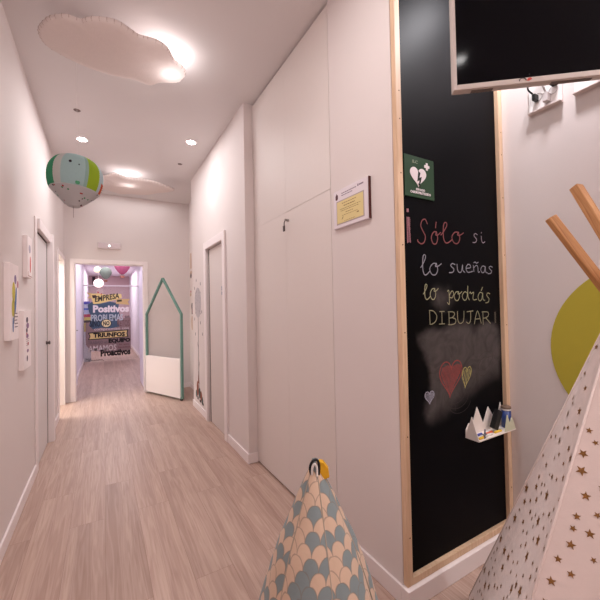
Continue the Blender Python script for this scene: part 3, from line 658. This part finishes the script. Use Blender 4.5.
def make_beanbag():
    prof = [(r * 1.03, z * 1.06) for r, z in [(.02, .0), (.17, .004), (.225, .035), (.243, .09), (.24, .15), (.225, .22), (.208, .28), (.185, .355), (.158, .43), (.13, .50), (.1, .56), (.072, .62), (.045, .675), (.026, .71), (.016, .735), (.012, .75)]]
    P = smooth_path([(r, 0, z) for r, z in prof], 4); NG, NA = 6, 8; N = NG * NA
    bm = bmesh.new(); uvl = bm.loops.layers.uv.new('UVMap'); rings = []; arc = 0; arcs = []
    for i, p in enumerate(P):
        if i: arc += (P[i] - P[i - 1]).length
        arcs.append(arc); ring = []
        for k in range(N):
            a = 2 * PI * k / N + .25; g = (k % NA) / NA
            puff = 1 - .055 * (abs(2 * g - 1) ** 3)
            wr = 1 + .02 * math.sin(5 * a + 9 * p.z) * (1 - p.z) + .035 * math.sin(17 * p.z * 3 + 2 * a) * max(0, p.z - .45)
            ring.append(bm.verts.new((p.x * puff * wr * math.cos(a), p.x * puff * wr * math.sin(a), p.z)))
        rings.append(ring)
    for i in range(len(P) - 1):
        for k in range(N):
            f = bm.faces.new((rings[i][k], rings[i][(k + 1) % N], rings[i + 1][(k + 1) % N], rings[i + 1][k])); f.smooth = True
            gi = k // NA; kk = k % NA
            for lp, (ri, ka) in zip(f.loops, ((i, kk), (i, kk + 1), (i + 1, kk + 1), (i + 1, kk))):
                r = P[ri].x; lp[uvl].uv = ((ka / NA - .5) * 2 * PI / NG * r + gi * .052 * 7 + gi * .013, arcs[ri])
    bm.faces.new(list(reversed(rings[0]))); bm.faces.new(rings[-1])
    bmesh.ops.recalc_face_normals(bm, faces=bm.faces)
    me = bpy.data.meshes.new('body'); bm.to_mesh(me); bm.free(); me.materials.append(scallop_material())
    o = bpy.data.objects.new('body', me); COL.objects.link(o); o.parent = bb
    # piping along the panel seams
    s = MB()
    for gq in range(NG):
        a = 2 * PI * gq / NG + .25
        s.tube([Vector((p.x * .95 * math.cos(a), p.x * .95 * math.sin(a), p.z)) for p in P[8:-2]], .0022, 6)
    so = s.build('seam', mat('seam_grey', (160, 146, 132), .9)); so.parent = bb
make_beanbag()
k = MB(); TT = Matrix.Translation((.66, 1.06, .0))
# tab folded over the tip on the right
tabm = mat('tab_yellow', (206, 154, 30), .7)
Tq = Matrix.Translation((.672, 1.048, .775)) @ Matrix.Rotation(-.52, 4, 'Z')
k.faces([(-.004, -.014, .018), (.012, -.016, .016), (.03, -.016, -.008), (.034, -.014, -.04), (.012, -.018, -.045), (-.002, -.016, -.03), (-.004, .012, .018), (.012, .012, .016), (.03, .012, -.008), (.034, .01, -.04), (.012, .008, -.045), (-.002, .01, -.03)],
        [(5, 4, 3, 2, 1, 0), (6, 7, 8, 9, 10, 11), (0, 1, 7, 6), (1, 2, 8, 7), (2, 3, 9, 8), (3, 4, 10, 9), (4, 5, 11, 10), (5, 0, 6, 11)], Tq)
k.build('pull_tab', tabm, bb, bevel=.004)
k = MB(); k.tube(smooth_path([(-.022, -.01, -.03), (-.026, -.012, 0), (-.016, -.012, .022), (-.002, -.012, .026), (.006, -.012, .01), (.004, -.014, -.03), (.0, -.02, -.08)], 5), .0045, 8, Matrix.Translation((.662, 1.05, .775)) @ Matrix.Rotation(-.52, 4, 'Z'))
k.build('loop', mat('loop_black', (24, 24, 28), .6), bb)
k = MB(); k.tube(smooth_path([(-.02, -.016, -.025), (-.018, -.018, 0), (-.01, -.018, .014), (-.002, -.018, 0), (-.002, -.02, -.03)], 5), .004, 8, Matrix.Translation((.662, 1.05, .775)) @ Matrix.Rotation(-.52, 4, 'Z'))
k.build('loop_edging', mat('edging_white', (214, 206, 202), .7), bb)

# ================================================================== ceiling: clouds, downlights, sensors
felt = mat('felt_white', (228, 216, 212), .95, .05, .03, 40, .2, 120, trans=.15)
def cloud(outline, label, zb, lights):
    cx = sum(p[0] for p in outline) / len(outline); cy = sum(p[1] for p in outline) / len(outline)
    t = thing('cloud_lamp', label, 'ceiling lamp', (cx, cy, H), 'felt cloud lamps on the corridor ceiling')
    O = [(p.x, p.y) for p in smooth_path([(x, y, 0) for x, y in outline], 4, True)]; n = len(O)
    levels = [(.985, zb + .024), (1.0, zb + .014), (.995, zb + .004), (.96, zb - .004), (.8, zb - .012), (.55, zb - .018), (.25, zb - .02)]
    vs = []
    for s, z in levels: vs += [(cx + (x - cx) * s, cy + (y - cy) * s, z) for x, y in O]
    vs.append((cx, cy, zb - .02)); fs = []
    for l in range(len(levels) - 1): fs += [(l * n + i, l * n + (i + 1) % n, (l + 1) * n + (i + 1) % n, (l + 1) * n + i) for i in range(n)]
    l = len(levels) - 1; fs += [(l * n + i, l * n + (i + 1) % n, len(vs) - 1) for i in range(n)]
    m = MB(); m.faces(vs, fs, smooth=True); m.build('felt_shade', felt, t)
    # blanket stitches round the rim
    s = MB(); acc = 0
    for i in range(n):
        a, b2 = Vector((*O[i], 0)), Vector((*O[(i + 1) % n], 0)); seg = (b2 - a).length; acc += seg
        if acc > .024:
            acc = 0; d2 = (b2 - a).normalized(); out = Vector((d2.y, -d2.x, 0)); 
            if out.dot(a - Vector((cx, cy, 0))) < 0: out = -out
            s.tube([a - out * .003 + Vector((0, 0, zb + .024)), a + out * .002 + Vector((0, 0, zb + .010)), a - out * .008 + Vector((0, 0, zb - .001))], .0022, 5)
    s.build('blanket_stitch', mat('stitch', (196, 178, 172), .9), t)
    h = MB()
    for q in (.35, .65):
        px = cx + (O[0][0] - cx) * (q - .5); h.tube([(cx + (q - .5) * .4, cy, zb + .03), (cx + (q - .5) * .4, cy, H)], .006, 8)
    h.box((cx - .16, cy - .02, zb + .02), (cx + .16, cy + .02, zb + .036)); h.build('hanger', white_m, t)
    for lx, ly, e in lights:
        b = MB(); b.lathe([(.004, -.004), (.008, -.002), (.008, .002), (.004, .004)], 14, Matrix.Translation((lx, ly - .03, zb + .055))); b.build('bulb', mat('bulb_glow', (255, 250, 248), .5, emit=(255, 248, 246), estr=8), t)
        lp = lamp('bulb_light', 'POINT', (lx, ly, zb + .05), e, (1, .96, .96), shadow_soft_size=.02); lp.parent = t; lp.matrix_parent_inverse = Matrix.Translation(-Vector(t.location))
    return t
C1 = [(-.325,2.501),(-.283,2.397),(-.24,2.342),(-.176,2.30),(-.104,2.299),(-.064,2.262),(.011,2.221),(.086,2.211),(.156,2.24),(.207,2.264),(.297,2.252),(.373,2.286),(.431,2.377),(.5,2.429),(.521,2.5),(.49,2.592),(.406,2.637),(.356,2.676),(.314,2.725),(.211,2.71),(.053,2.728),(-.096,2.716),(-.232,2.663),(-.304,2.605)]
cloud(C1, 'white felt cloud lamp nearest the camera, fully in view', 3.012, [(.42, 2.50, 2.4)])
C2 = [(-.36,5.1),(-.2,4.92),(-.1,4.86),(.008,4.894),(.083,4.783),(.146,4.74),(.284,4.829),(.42,4.799),(.564,4.805),(.72,4.88),(.871,4.996),(.83,5.12),(.716,5.215),(.6,5.36),(.474,5.434),(.35,5.45),(.219,5.512),(.019,5.4),(-.15,5.42),(-.31,5.28)]
cloud(C2, 'white felt cloud lamp far down the corridor, half hidden by the balloon lantern', 3.012, [(.30, 5.02, 1.8)])

glow = mat('downlight_glow', (255, 252, 250), .5, emit=(255, 250, 248), estr=45)
def downlight(x, y, label, e, cone=72):
    t = thing('downlight', label, 'ceiling light', (x, y, H), 'recessed downlights')
    T = Matrix.Translation((x, y, H))
    b = MB(); b.lathe([(.045, -.004), (.058, -.006), (.062, -.002), (.062, 0.004)], 28, T, cap=False); b.build('ring', white_m, t)
    b = MB(); b.lathe([(.001, -.003), (.045, -.003), (.045, .0), (.001, .0)], 28, T); b.build('lens', glow, t)
    l = lamp('downlight_beam', 'SPOT', (x, y, H - .012), e, (1, .95, .95), spot_size=math.radians(cone), spot_blend=.9, shadow_soft_size=.035)
    l.parent = t; l.matrix_parent_inverse = Matrix.Translation(-Vector(t.location))
downlight(-.182, 4.217, 'round recessed downlight above the balloon lantern, left of the pair', 13, 112)
downlight(.837, 3.758, 'round recessed downlight above the right hand door, right of the pair', 9, 112)
downlight(0.77, -.36, 'round recessed downlight behind the camera', 22, 80)
for x, y, lb in ((.842, 4.4, 'tiny dark ceiling sensor near the right wall beyond the downlight'), (-.192, 3.62, 'tiny dark ceiling sensor between the near cloud and the left downlight')):
    b = MB(); b.lathe([(.014, -.003), (.026, -.003), (.028, 0)], 18, Matrix.Translation((x, y, H)), cap=True); tag(b.build('ceiling_sensor', mat('sensor_grey', (120, 104, 102), .5)), lb, 'sensor', 'ceiling sensors')

# ================================================================== hot air balloon lantern
LX, LY, LZ, LS = -.1636, 2.9, 2.318, 1.16
bl = thing('balloon_lantern', 'hot air balloon paper lantern with green and grey panels near the left wall', 'lantern', (LX, LY, LZ))
TL = Matrix.Translation((LX, LY, LZ)) @ Matrix.Rotation(math.radians(4), 4, 'Y') @ Matrix.Rotation(math.radians(-2), 4, 'X') @ Matrix.Scale(LS, 4)
prof = [(.02, .112), (.06, .107), (.095, .092), (.122, .068), (.14, .035), (.147, -.005), (.145, -.05), (.137, -.085), (.130, -.102)]
cols = [(70, 150, 112), (205, 202, 200), (172, 198, 200), (172, 198, 200), (172, 198, 200), (152, 180, 176), (158, 186, 52), (158, 186, 52), (186, 204, 210), (206, 94, 58), (236, 232, 228), (40, 36, 40), (150, 190, 180), (214, 170, 80), (120, 160, 190), (200, 205, 200)]
wid = [38, 22, 16, 16, 16, 6, 15, 15, 12, 14, 8, 6, 60, 50, 40, 26]
tot = sum(wid); NL = 96; pm = [mat('paper_%d_%d_%d' % c, c, .85, .1, .04, 60, .15, 90, trans=.3) for c in cols]
P = smooth_path([(r, 0, z) for r, z in prof], 6)
m = MB(); ed = []; acc = 0
for wv in wid: ed.append(acc / tot); acc += wv
camdir = math.atan2(-LY, -LX)                  # where the camera looks at it from
start = camdir - PI / 2
for k in range(NL):
    f = k / NL; idx = max(i for i, e in enumerate(ed) if e <= f + 1e-6)
    a0 = start + 2 * PI * k / NL; a1 = start + 2 * PI * (k + 1) / NL
    for i in range(len(P) - 1):
        mi = idx
        z = P[i].z
        if cols[idx] == (206, 94, 58) and z > -.03: mi = 8
        if cols[idx] == (236, 232, 228) and z > -.01: mi = 8
        m.mi = mi
        q = [(P[j].x * (1 + .012 * (j % 2)), aa, P[j].z) for j, aa in ((i, a0), (i, a1), (i + 1, a1), (i + 1, a0))]
        m.faces([(r * math.cos(a), r * math.sin(a), z) for r, a, z in q], [(0, 1, 2, 3)], TL, smooth=True)
m.build('globe', pm, bl, weld=True)
prof2 = [(.130, -.102), (.112, -.122), (.082, -.152), (.055, -.178), (.04, -.190), (.032, -.198)]
P2 = smooth_path([(r, 0, z) for r, z in prof2], 4)
m = MB(); m.lathe([(p.x * (1 + .01 * (i % 2)), p.z) for i, p in enumerate(P2)], 48, TL); m.build('lower_cone', mat('paper_white', (206, 204, 206), .85, .1, .03, 60, trans=.3), bl)
m = MB(); rr = random.Random(3)
dm = [mat('dot_dark', (50, 40, 50), .8), mat('dot_red', (170, 60, 60), .8), mat('dot_green', (80, 150, 110), .8)]
for k in range(34):
    a = rr.uniform(0, 2 * PI); i = rr.randrange(2, len(P2) - 4); p = P2[i]; m.mi = rr.choice([0, 0, 0, 1, 1, 2])
    c = Vector((p.x * 1.012 * math.cos(a), p.x * 1.012 * math.sin(a), p.z)); n = Vector((math.cos(a), math.sin(a), -.9)).normalized()
    ux = Vector((-math.sin(a), math.cos(a), 0)); uy = n.cross(ux); r = rr.uniform(.003, .006)
    m.faces([c + n * .001 + (ux * math.cos(t) + uy * math.sin(t)) * r for t in [PI * q / 4 for q in range(8)]], [tuple(range(8))], TL)
for a, z, r, mi in ((camdir - .2, .025, .008, 0), (camdir + .1, -.09, .012, 2), (camdir + .1, .015, .004, 0)):
    pr = min(P, key=lambda q: abs(q.z - z)).x * 1.02; c = Vector((pr * math.cos(a), pr * math.sin(a), z)); n = Vector((math.cos(a), math.sin(a), 0)); ux = Vector((-math.sin(a), math.cos(a), 0))
    m.mi = mi; m.faces([c + n * .001 + (ux * math.cos(t) + Vector((0, 0, 1)) * math.sin(t)) * r for t in [PI * q / 5 for q in range(10)]], [tuple(range(10))], TL)
m.build('printed_dots', dm, bl)
bot = TL @ Vector((0, 0, -.198)); top = TL @ Vector((0, 0, .112))
m = MB(); m.tube([bot, bot + Vector((.0, 0, -.08))], .002, 6); m.build('bottom_string', mat('string_grey', (170, 150, 150), .8), bl)
m = MB(); m.tube([top, (top.x, top.y, H)], .0006, 6); m.build('hanging_thread', white_m, bl)

# ================================================================== exit light on the end wall
ex_ = thing('emergency_light', 'white oblong emergency light over the passage opening', 'emergency light', (.085, YE, 2.33))
b = MB(); b.box((-.075, YE - .045, 2.288), (.245, YE, 2.388)); b.build('housing', mat('housing_white', (216, 204, 206), .5), ex_, bevel=.012)
b = MB(); b.box((-.06, YE - .050, 2.302), (.23, YE - .045, 2.374)); b.build('diffuser', mat('diffuser', (206, 190, 194), .3, .4), ex_)
b = MB(); b.lathe([(.014, 0), (.014, .004), (.006, .006)], 14, basis((.085, YE - .050, 2.338), (1, 0, 0), (0, 0, 1))); b.build('lamp_dot', mat('lamp_dot', (255, 255, 255), .5, emit=(255, 255, 255), estr=3), ex_)

# ================================================================== house-shaped gate
gt = thing('house_gate', 'house shaped gate with green frame and white lower panel, swung open', 'gate', (.59, YE - .02, 0))
gv = Vector((.993 - .60, 5.20 - (YE - .03), 0)); gl = gv.length
TG = basis((.60, YE - .03, .02), gv, (0, 0, 1))
grn = mat('gate_green', (110, 148, 138), .55)
ev, ap, fw = 1.255, 1.80, .025
def bar(p, q, nm):
    p, q = Vector(p), Vector(q); d = (q - p).normalized(); n = Vector((-d.y, d.x)) * (fw / 2)
    b = MB(); b.prism([tuple(p + n), tuple(p - n), tuple(q - n), tuple(q + n)], -.018, .018, TG); b.build(nm, grn, gt, bevel=.002)
h2 = fw / 2
bar((h2, .02), (h2, ev), 'post'); bar((gl - h2, .02), (gl - h2, ev), 'post'); bar((h2, ev - .01), (gl / 2, ap), 'rafter'); bar((gl - h2, ev - .01), (gl / 2, ap), 'rafter'); bar((0, .022), (gl, .022), 'bottom_rail')
b = MB(); b.box((.0, .014, -.026), (gl - .036, .585, .020), TG); b.build('lower_panel', mat('gate_white', (236, 226, 224), .5), gt, bevel=.003)
b = MB(); b.lathe([(.004, -.012), (.021, -.012), (.023, -.006), (.023, .006), (.021, .012), (.004, .012)], 16, TG @ Matrix.Translation((gl - .03, .003, .0))); b.build('caster', black_m, gt)
b = MB(); b.box((gl - .05, .01, -.014), (gl - .01, .03, .014), TG); b.build('caster_bracket', steel_m, gt)
b = MB()
for z in (.25, 1.05): b.box((-.018, z, -.01), (.004, z + .07, .01), TG)
b.build('hinge', steel_m, gt)

# ================================================================== pictures on the left wall
def canvas(y0, y1, z0, z1, label, art):
    t = thing('canvas_picture', label, 'picture', (XL, (y0 + y1) / 2, z0), 'canvas pictures on the left wall')
    b = MB(); b.box((XL, y0, z0), (XL + .03, y1, z1)); b.build('canvas', mat('canvas_white', (244, 234, 234), .8, .1, .02, 20), t, bevel=.002)
    T = basis((XL + .0302, y0, z0), (0, 1, 0), (0, 0, 1)); W_, H_ = y1 - y0, z1 - z0
    for nm, rgb, polys in art:
        b = MB()
        for P_ in polys: b.prism([(x * W_, z * H_) for x, z in P_], 0, .0012, T)
        b.build(nm, mat('art_%d_%d_%d' % rgb, rgb, .8), t)
def ell(cx, cy, rx, ry, n=14, rot=0):
    return [(cx + rx * math.cos(2 * PI * k / n) * math.cos(rot) - ry * math.sin(2 * PI * k / n) * math.sin(rot), cy + rx * math.cos(2 * PI * k / n) * math.sin(rot) + ry * math.sin(2 * PI * k / n) * math.cos(rot)) for k in range(n)]
def rect(x0, y0, x1, y1): return [(x0, y0), (x1, y0), (x1, y1), (x0, y1)]
canvas(2.563, 2.79, 1.18, 1.64, 'white canvas picture of a yellow and blue figure, largest and nearest of the three', [
    ('yellow_shape', (204, 190, 84), [ell(.38, .62, .16, .14), ell(.30, .42, .13, .12)]), ('blue_shape', (84, 120, 176), [ell(.62, .52, .07, .2, rot=-.5), ell(.3, .2, .05, .1)]),
    ('violet_shape', (150, 130, 170), [ell(.58, .80, .12, .06)]), ('pink_shape', (200, 130, 150), [ell(.88, .74, .08, .05)]), ('grey_shape', (140, 134, 130), [ell(.45, .36, .05, .16, rot=-.3)]),
    ('text_lines', (120, 104, 112), [rect(.5, .34 - k * .045, .5 + w_, .352 - k * .045) for k, w_ in enumerate((.3, .36, .28, .36, .32))])])
canvas(3.10, 3.27, 1.597, 1.90, 'small white canvas picture with a red leaf shape, uppermost of the three', [
    ('red_shape', (214, 112, 108), [ell(.58, .33, .11, .2)]), ('border_line', (170, 120, 112), [rect(.08, .03, .95, .045), rect(.06, .03, .08, .14)]), ('blue_shape', (190, 180, 196), [ell(.45, .7, .2, .1)])])
canvas(2.955, 3.21, .95, 1.354, 'white canvas picture with small dark and violet drawings, lowest of the three', [
    ('dark_shape', (92, 76, 92), [ell(.42, .84, .12, .05), ell(.38, .66, .1, .04), ell(.42, .17, .07, .05)]), ('violet_shape', (150, 118, 150), [ell(.5, .74, .18, .05), ell(.45, .56, .16, .04), ell(.5, .3, .12, .03)]),
    ('red_shape', (196, 104, 112), [ell(.36, .6, .07, .03), ell(.55, .42, .08, .03)]), ('text_lines', (160, 140, 148), [rect(.3, .5 - k * .035, .3 + w_, .51 - k * .035) for k, w_ in enumerate((.4, .32, .36, .28))])])

# ================================================================== wall stickers at the right
st_ = thing('flower_sticker', 'tall grey seed head flower sticker with gnome figures on the right wall', 'wall sticker', (XR, 4.56, .15))
TF = basis((XR, 4.85, 0), (0, -1, 0), (0, 0, 1))
def sticker(nm, rgb, polys):
    b = MB()
    for P_ in polys: b.prism(P_, .0008, .002, TF)
    return b.build(nm, mat('stick_%d_%d_%d' % rgb, rgb, .8), st_)
sticker('seed_head', (188, 180, 184), [ell(.27, 1.42, .17, .2, 24)])
rs = random.Random(5)
sticker('seeds', (140, 130, 136), [rect(x, z, x + .012, z + .02) for x, z in [(.27 + rs.uniform(-.14, .14), 1.42 + rs.uniform(-.16, .16)) for _ in range(36)]] + [ell(x, z, .014, .022, 8) for x, z in ((.09, 1.62), (.2, 1.72), (.42, 1.66), (.47, 1.3), (.4, 1.16), (.08, 1.2), (.5, 1.02), (.12, 1.0))])
sticker('stem', (142, 132, 134), [[(.262, .3), (.288, .3), (.288, 1.22), (.268, 1.22)], [(.28, .55), (.33, .66), (.285, .6)], [(.27, .8), (.22, .9), (.266, .85)], ])
sticker('gnomes', (150, 92, 76), [ell(.2, .28, .05, .1), ell(.38, .22, .05, .06), [(.22, .36), (.30, .36), (.26, .52)]])
sticker('gnome_jackets', (88, 100, 96), [ell(.3, .24, .05, .07), ell(.44, .17, .04, .05), ell(.13, .2, .04, .05)])
sticker('gnome_boots', (70, 58, 56), [rect(.18, .14, .24, .18), rect(.30, .13, .38, .16), rect(.44, .12, .5, .15)])
ss = thing('figure_sticker', 'small dark and red figure stickers in the recess beside the flower sticker', 'wall sticker', (1.29, 6.0, 1.3))
TF = basis((1.29, 6.07, 0), (0, -1, 0), (0, 0, 1)); st_ = ss
sticker('dark_figure', (70, 56, 62), [ell(.2, 1.38, .05, .06), rect(.17, 1.25, .24, 1.34), ell(.14, 1.9, .05, .045)])
sticker('pale_figure', (204, 178, 160), [rect(.1, 2.02, .2, 2.28), ell(.15, 1.95, .08, .03), ell(.1, 1.58, .06, .03), ell(.2, 1.1, .07, .12)])
sticker('red_figure', (196, 92, 92), [ell(.22, 1.31, .03, .05), ell(.12, 1.63, .03, .02)])

# ================================================================== far glass partition with vinyl lettering
YG = 10.5
def glass_mat():
    m = bpy.data.materials.new('clear_glass'); m.use_nodes = True; nt = m.node_tree; nt.nodes.remove(nt.nodes['Principled BSDF'])
    tr = nt.nodes.new('ShaderNodeBsdfTransparent'); tr.inputs[0].default_value = (.95, .96, .96, 1); gl_ = nt.nodes.new('ShaderNodeBsdfGlossy'); gl_.inputs['Roughness'].default_value = .03
    mx = nt.nodes.new('ShaderNodeMixShader'); mx.inputs[0].default_value = .05; L = nt.links
    L.new(tr.outputs[0], mx.inputs[1]); L.new(gl_.outputs[0], mx.inputs[2]); L.new(mx.outputs[0], nt.nodes['Material Output'].inputs[0]); return m
g = MB(); g.box((-.455, YG, .004), (.855, YG + .01, 1.98)); win = struct(g.build('window_1', glass_mat()), 'clear glass partition with lettering at the end of the passage', 'glass partition')
g = MB(); g.box((-.455, YG - .005, 1.98), (.855, YG + .015, 2.01)); g.build('top_rail', mat('rail_white', (225, 215, 220), .4), win)
mu = thing('vinyl_lettering', 'colourful motivational lettering on the glass at the end of the passage', 'wall lettering', (.1, YG, 0))
def px(u): return -.427 + (u - 85) * .0233
def pz(v): return .01 + (361 - v) * .026
TM = basis((0, YG - .001, 0), (1, 0, 0), (0, 0, 1))
def word(txt, u0, v0, u1, v1, rgb, nm='word', lay=1, bold=.01, slant=0):
    b = MB(); me = text_mesh(txt, .2, .0006, bold, (px(u1) - px(u0), pz(v0) - pz(v1)))
    T = TM @ Matrix.Translation((px(u0), pz(v1), .0012 * lay))
    if slant: T = T @ Matrix(((1, 0, 0, 0), (slant, 1, 0, 0), (0, 0, 1, 0), (0, 0, 0, 1)))
    b.mesh(me, T); return b.build(nm, mat('vinyl_%d_%d_%d' % rgb, rgb, .6), mu)
def shape(nm, pts, rgb, lay=0):
    b = MB(); b.prism([(px(u), pz(v)) for u, v in pts], .0012 * lay, .0012 * lay + .0008, TM); return b.build(nm, mat('vinyl_%d_%d_%d' % rgb, rgb, .6), mu)
shape('backdrop_shape', [(88, 304), (92, 301), (100, 303), (110, 301), (119, 303), (118, 309), (120, 316), (117, 321), (119, 327), (110, 329), (101, 327.5), (93, 329), (89, 325), (92, 317), (89, 311)], (76, 96, 118), 0)
shape('backdrop_shape', [(86, 322), (131, 318), (131, 352), (112, 354), (90, 350), (86, 344)], (150, 124, 126), -1)
shape('ribbon_tail', [(86.5, 291.5), (94, 293), (95, 297.5), (88, 297.5), (90, 294.5)], (214, 182, 128), 1)
shape('ribbon_tail', [(116, 298), (130.5, 298.5), (128, 301.5), (130, 304.5), (116, 303.5)], (214, 182, 128), 1)
shape('ribbon', [(91, 293), (98, 292.5), (106, 294), (113, 293), (121.5, 293.2), (122, 297), (114, 299.5), (107, 301), (100, 303), (93.5, 303.5), (92, 299)], (232, 208, 138), 2)
shape('ribbon_dark', [(92, 294.5), (96, 294.2), (97, 297), (93, 297.5)], (72, 56, 54), 3)  # darker vinyl patches on the ribbon
shape('ribbon_dark', [(117, 299.2), (122, 299), (122, 301), (117, 301.5)], (72, 66, 48), 3)
word('EMPRESA', 95, 295.5, 119.5, 301.5, (60, 52, 50), 'word', 3, 0.006, .17)
word('Positivos', 93, 304.5, 129.5, 312.2, (240, 228, 230), 'word', 2, 0.01)
word('PROBLEMAS', 91, 314, 123, 321, (188, 196, 206), 'word', 2, 0.006)
word('son', 125, 316, 130, 318.5, (70, 54, 62), 'word', 2, .003)
word('SINO', 90, 320, 100, 326.5, (30, 36, 50), 'word', 2, 0.004)
shape('oval_badge', ell(106, 323.3, 5.3, 4.4, 20), (40, 40, 44), 2); shape('oval_badge', ell(106, 323.3, 4.6, 3.8, 20), (240, 224, 176), 3)
word('NO', 102.9, 321, 109.2, 325.6, (30, 28, 30), 'word', 4, 0.008)
word('RETOS', 117, 320.5, 130, 327, (118, 86, 86), 'word', 2, .002)
word('compromiso con', 94, 327.7, 129, 331, (226, 210, 210), 'word', 2, .002)
shape('plate', [(88, 332), (128.5, 330.5), (127.5, 334.5), (128.5, 338.4), (88, 339.6), (89.5, 335.7)], (50, 40, 40), 1)
shape('plate', [(89.3, 333), (127.2, 331.5), (126.5, 334.5), (127.2, 337.7), (89.3, 338.7), (90.4, 335.7)], (232, 206, 146), 2)
word('TRIUNFOS', 93, 332.7, 125, 337.5, (40, 32, 32), 'word', 3, 0.011)
word('TRABAJO en', 88, 340.8, 107, 344.8, (112, 100, 104), 'word', 2, .002)
word('EQUIPO', 108, 339.2, 130.5, 344.4, (34, 30, 32), 'word', 2, 0.014)
word('AMAMOS', 88, 345.3, 116, 351.5, (214, 200, 198), 'word', 2, 0.004)
word('lo que', 119, 344.8, 129, 347, (122, 72, 72), 'word', 2, .002); word('hacemos', 118, 347.6, 130.5, 349.6, (122, 72, 72), 'word', 2, .002)
word('Proactivos', 100, 350, 130.5, 357, (34, 28, 30), 'word', 2, 0.011)
word('Somos', 85.5, 357.6, 91, 359.3, (50, 42, 46), 'word', 2, .003); word('apasionados', 88, 359.4, 102, 361, (50, 42, 46), 'word', 2, .003); word('y +', 100, 361, 103.5, 362, (50, 42, 46), 'word', 2, .002)
shape('red_heart', [(px_, pz_) for px_, pz_ in ((97.2, 291.4), (98.2, 290.4), (99, 291.4), (98.1, 292.8))], (190, 70, 78), 2)
shape('red_heart', [(100.4, 293.0), (101.2, 292.1), (102, 293.0), (101.2, 294.2)], (190, 70, 78), 3)
# coloured boxes stacked at the left in front of the glass
z0 = .0
for rgb, v1, v0, lb in (((216, 188, 96), 331, 322, 'yellow storage box lowest of the coloured stack beside the lettering'), ((70, 54, 44), 322, 319.6, 'thin dark storage box between the yellow boxes of the coloured stack'), ((228, 206, 110), 319.6, 316.5, 'yellow storage box below the red one beside the lettering'), ((206, 62, 92), 316.5, 313.5, 'pink red storage box in the coloured stack'),
                        ((196, 206, 240), 313.5, 309.5, 'pale blue storage box in the coloured stack'), ((92, 120, 220), 309.5, 307, 'bright blue storage box in the coloured stack'), ((214, 218, 246), 307, 303.5, 'white blue storage box near the top of the coloured stack'), ((86, 84, 196), 303.5, 300.5, 'violet blue storage box topmost of the coloured stack')):
    za, zb = pz(v1), pz(v0); b = MB(); b.box((-.445, YG + .04, za), (-.30, YG + .24, zb - .004)); tag(b.build('storage_box', mat('boxes_%d_%d_%d' % rgb, rgb, .5), bevel=.006), lb, 'box', 'coloured boxes stacked behind the lettered glass')
b = MB(); b.box((-.445, YG + .03, 0), (-.295, YG + .25, pz(331) - .001)); b2 = tag(b.build('white_plinth', mat('plinth', (214, 206, 214), .5), bevel=.004), 'low white plinth under the coloured boxes at the passage end', 'plinth')
# lanterns in the passage
def globe(nm, x, y, z, r, m, label, cone=False, top=2.6):
    t = thing(nm, label, 'lantern', (x, y, z), 'lanterns hanging in the passage'); T = Matrix.Translation((x, y, z))
    if cone: pr = [(.01 * r, r), (.5 * r, .87 * r), (.86 * r, .5 * r), (r, .0), (.9 * r, -.4 * r), (.55 * r, -.9 * r), (.2 * r, -1.25 * r)]
    else: pr = [(r * math.sin(a) + .001, r * math.cos(a)) for a in [PI * k / 12 for k in range(13)]]
    b = MB(); b.lathe([(rr_ * (1 + (.03 if i % 2 else 0)), zz) for i, (rr_, zz) in enumerate(pr)], 24, T); b.build('shade', m, t)
    b = MB(); b.tube([(x, y, z + r), (x, y, top)], .003, 6); b.build('cord', white_m, t)
    if cone:
        b = MB(); b.box((x - .25 * r, y - .25 * r, z - 1.75 * r), (x + .25 * r, y + .25 * r, z - 1.4 * r)); b.build('basket', mat('basket_brown', (150, 96, 84), .7), t)
globe('globe_lantern', -.088, 8.6, 1.93, .095, mat('globe_glow', (255, 236, 230), .6, emit=(255, 226, 220), estr=1.0), 'glowing white globe lantern in the passage')
globe('small_globe_lantern', -.116, 9.2, 2.286, .072, mat('globe_cream', (250, 236, 206), .6, emit=(255, 232, 190), estr=.6), 'small cream glowing lantern above the white globe')
globe('balloon_lantern', .052, 9.0, 2.21, .125, mat('balloon_grey', (128, 138, 128), .8, .1, .1, 20), 'grey green hot air balloon lantern in the passage', True)
globe('balloon_lantern', .38, 8.8, 2.36, .165, mat('balloon_pink', (180, 96, 126), .8, .1, .15, 20), 'pink hot air balloon lantern in the passage', True)
b = MB(); b.box((-.345, 14.46, 2.2), (-.246, 14.5, 2.56)); tag(b.build('dark_picture', mat('picture_dark', (60, 44, 52), .5), bevel=.004), 'dark upright framed picture on the farthest wall behind the lettering', 'picture')
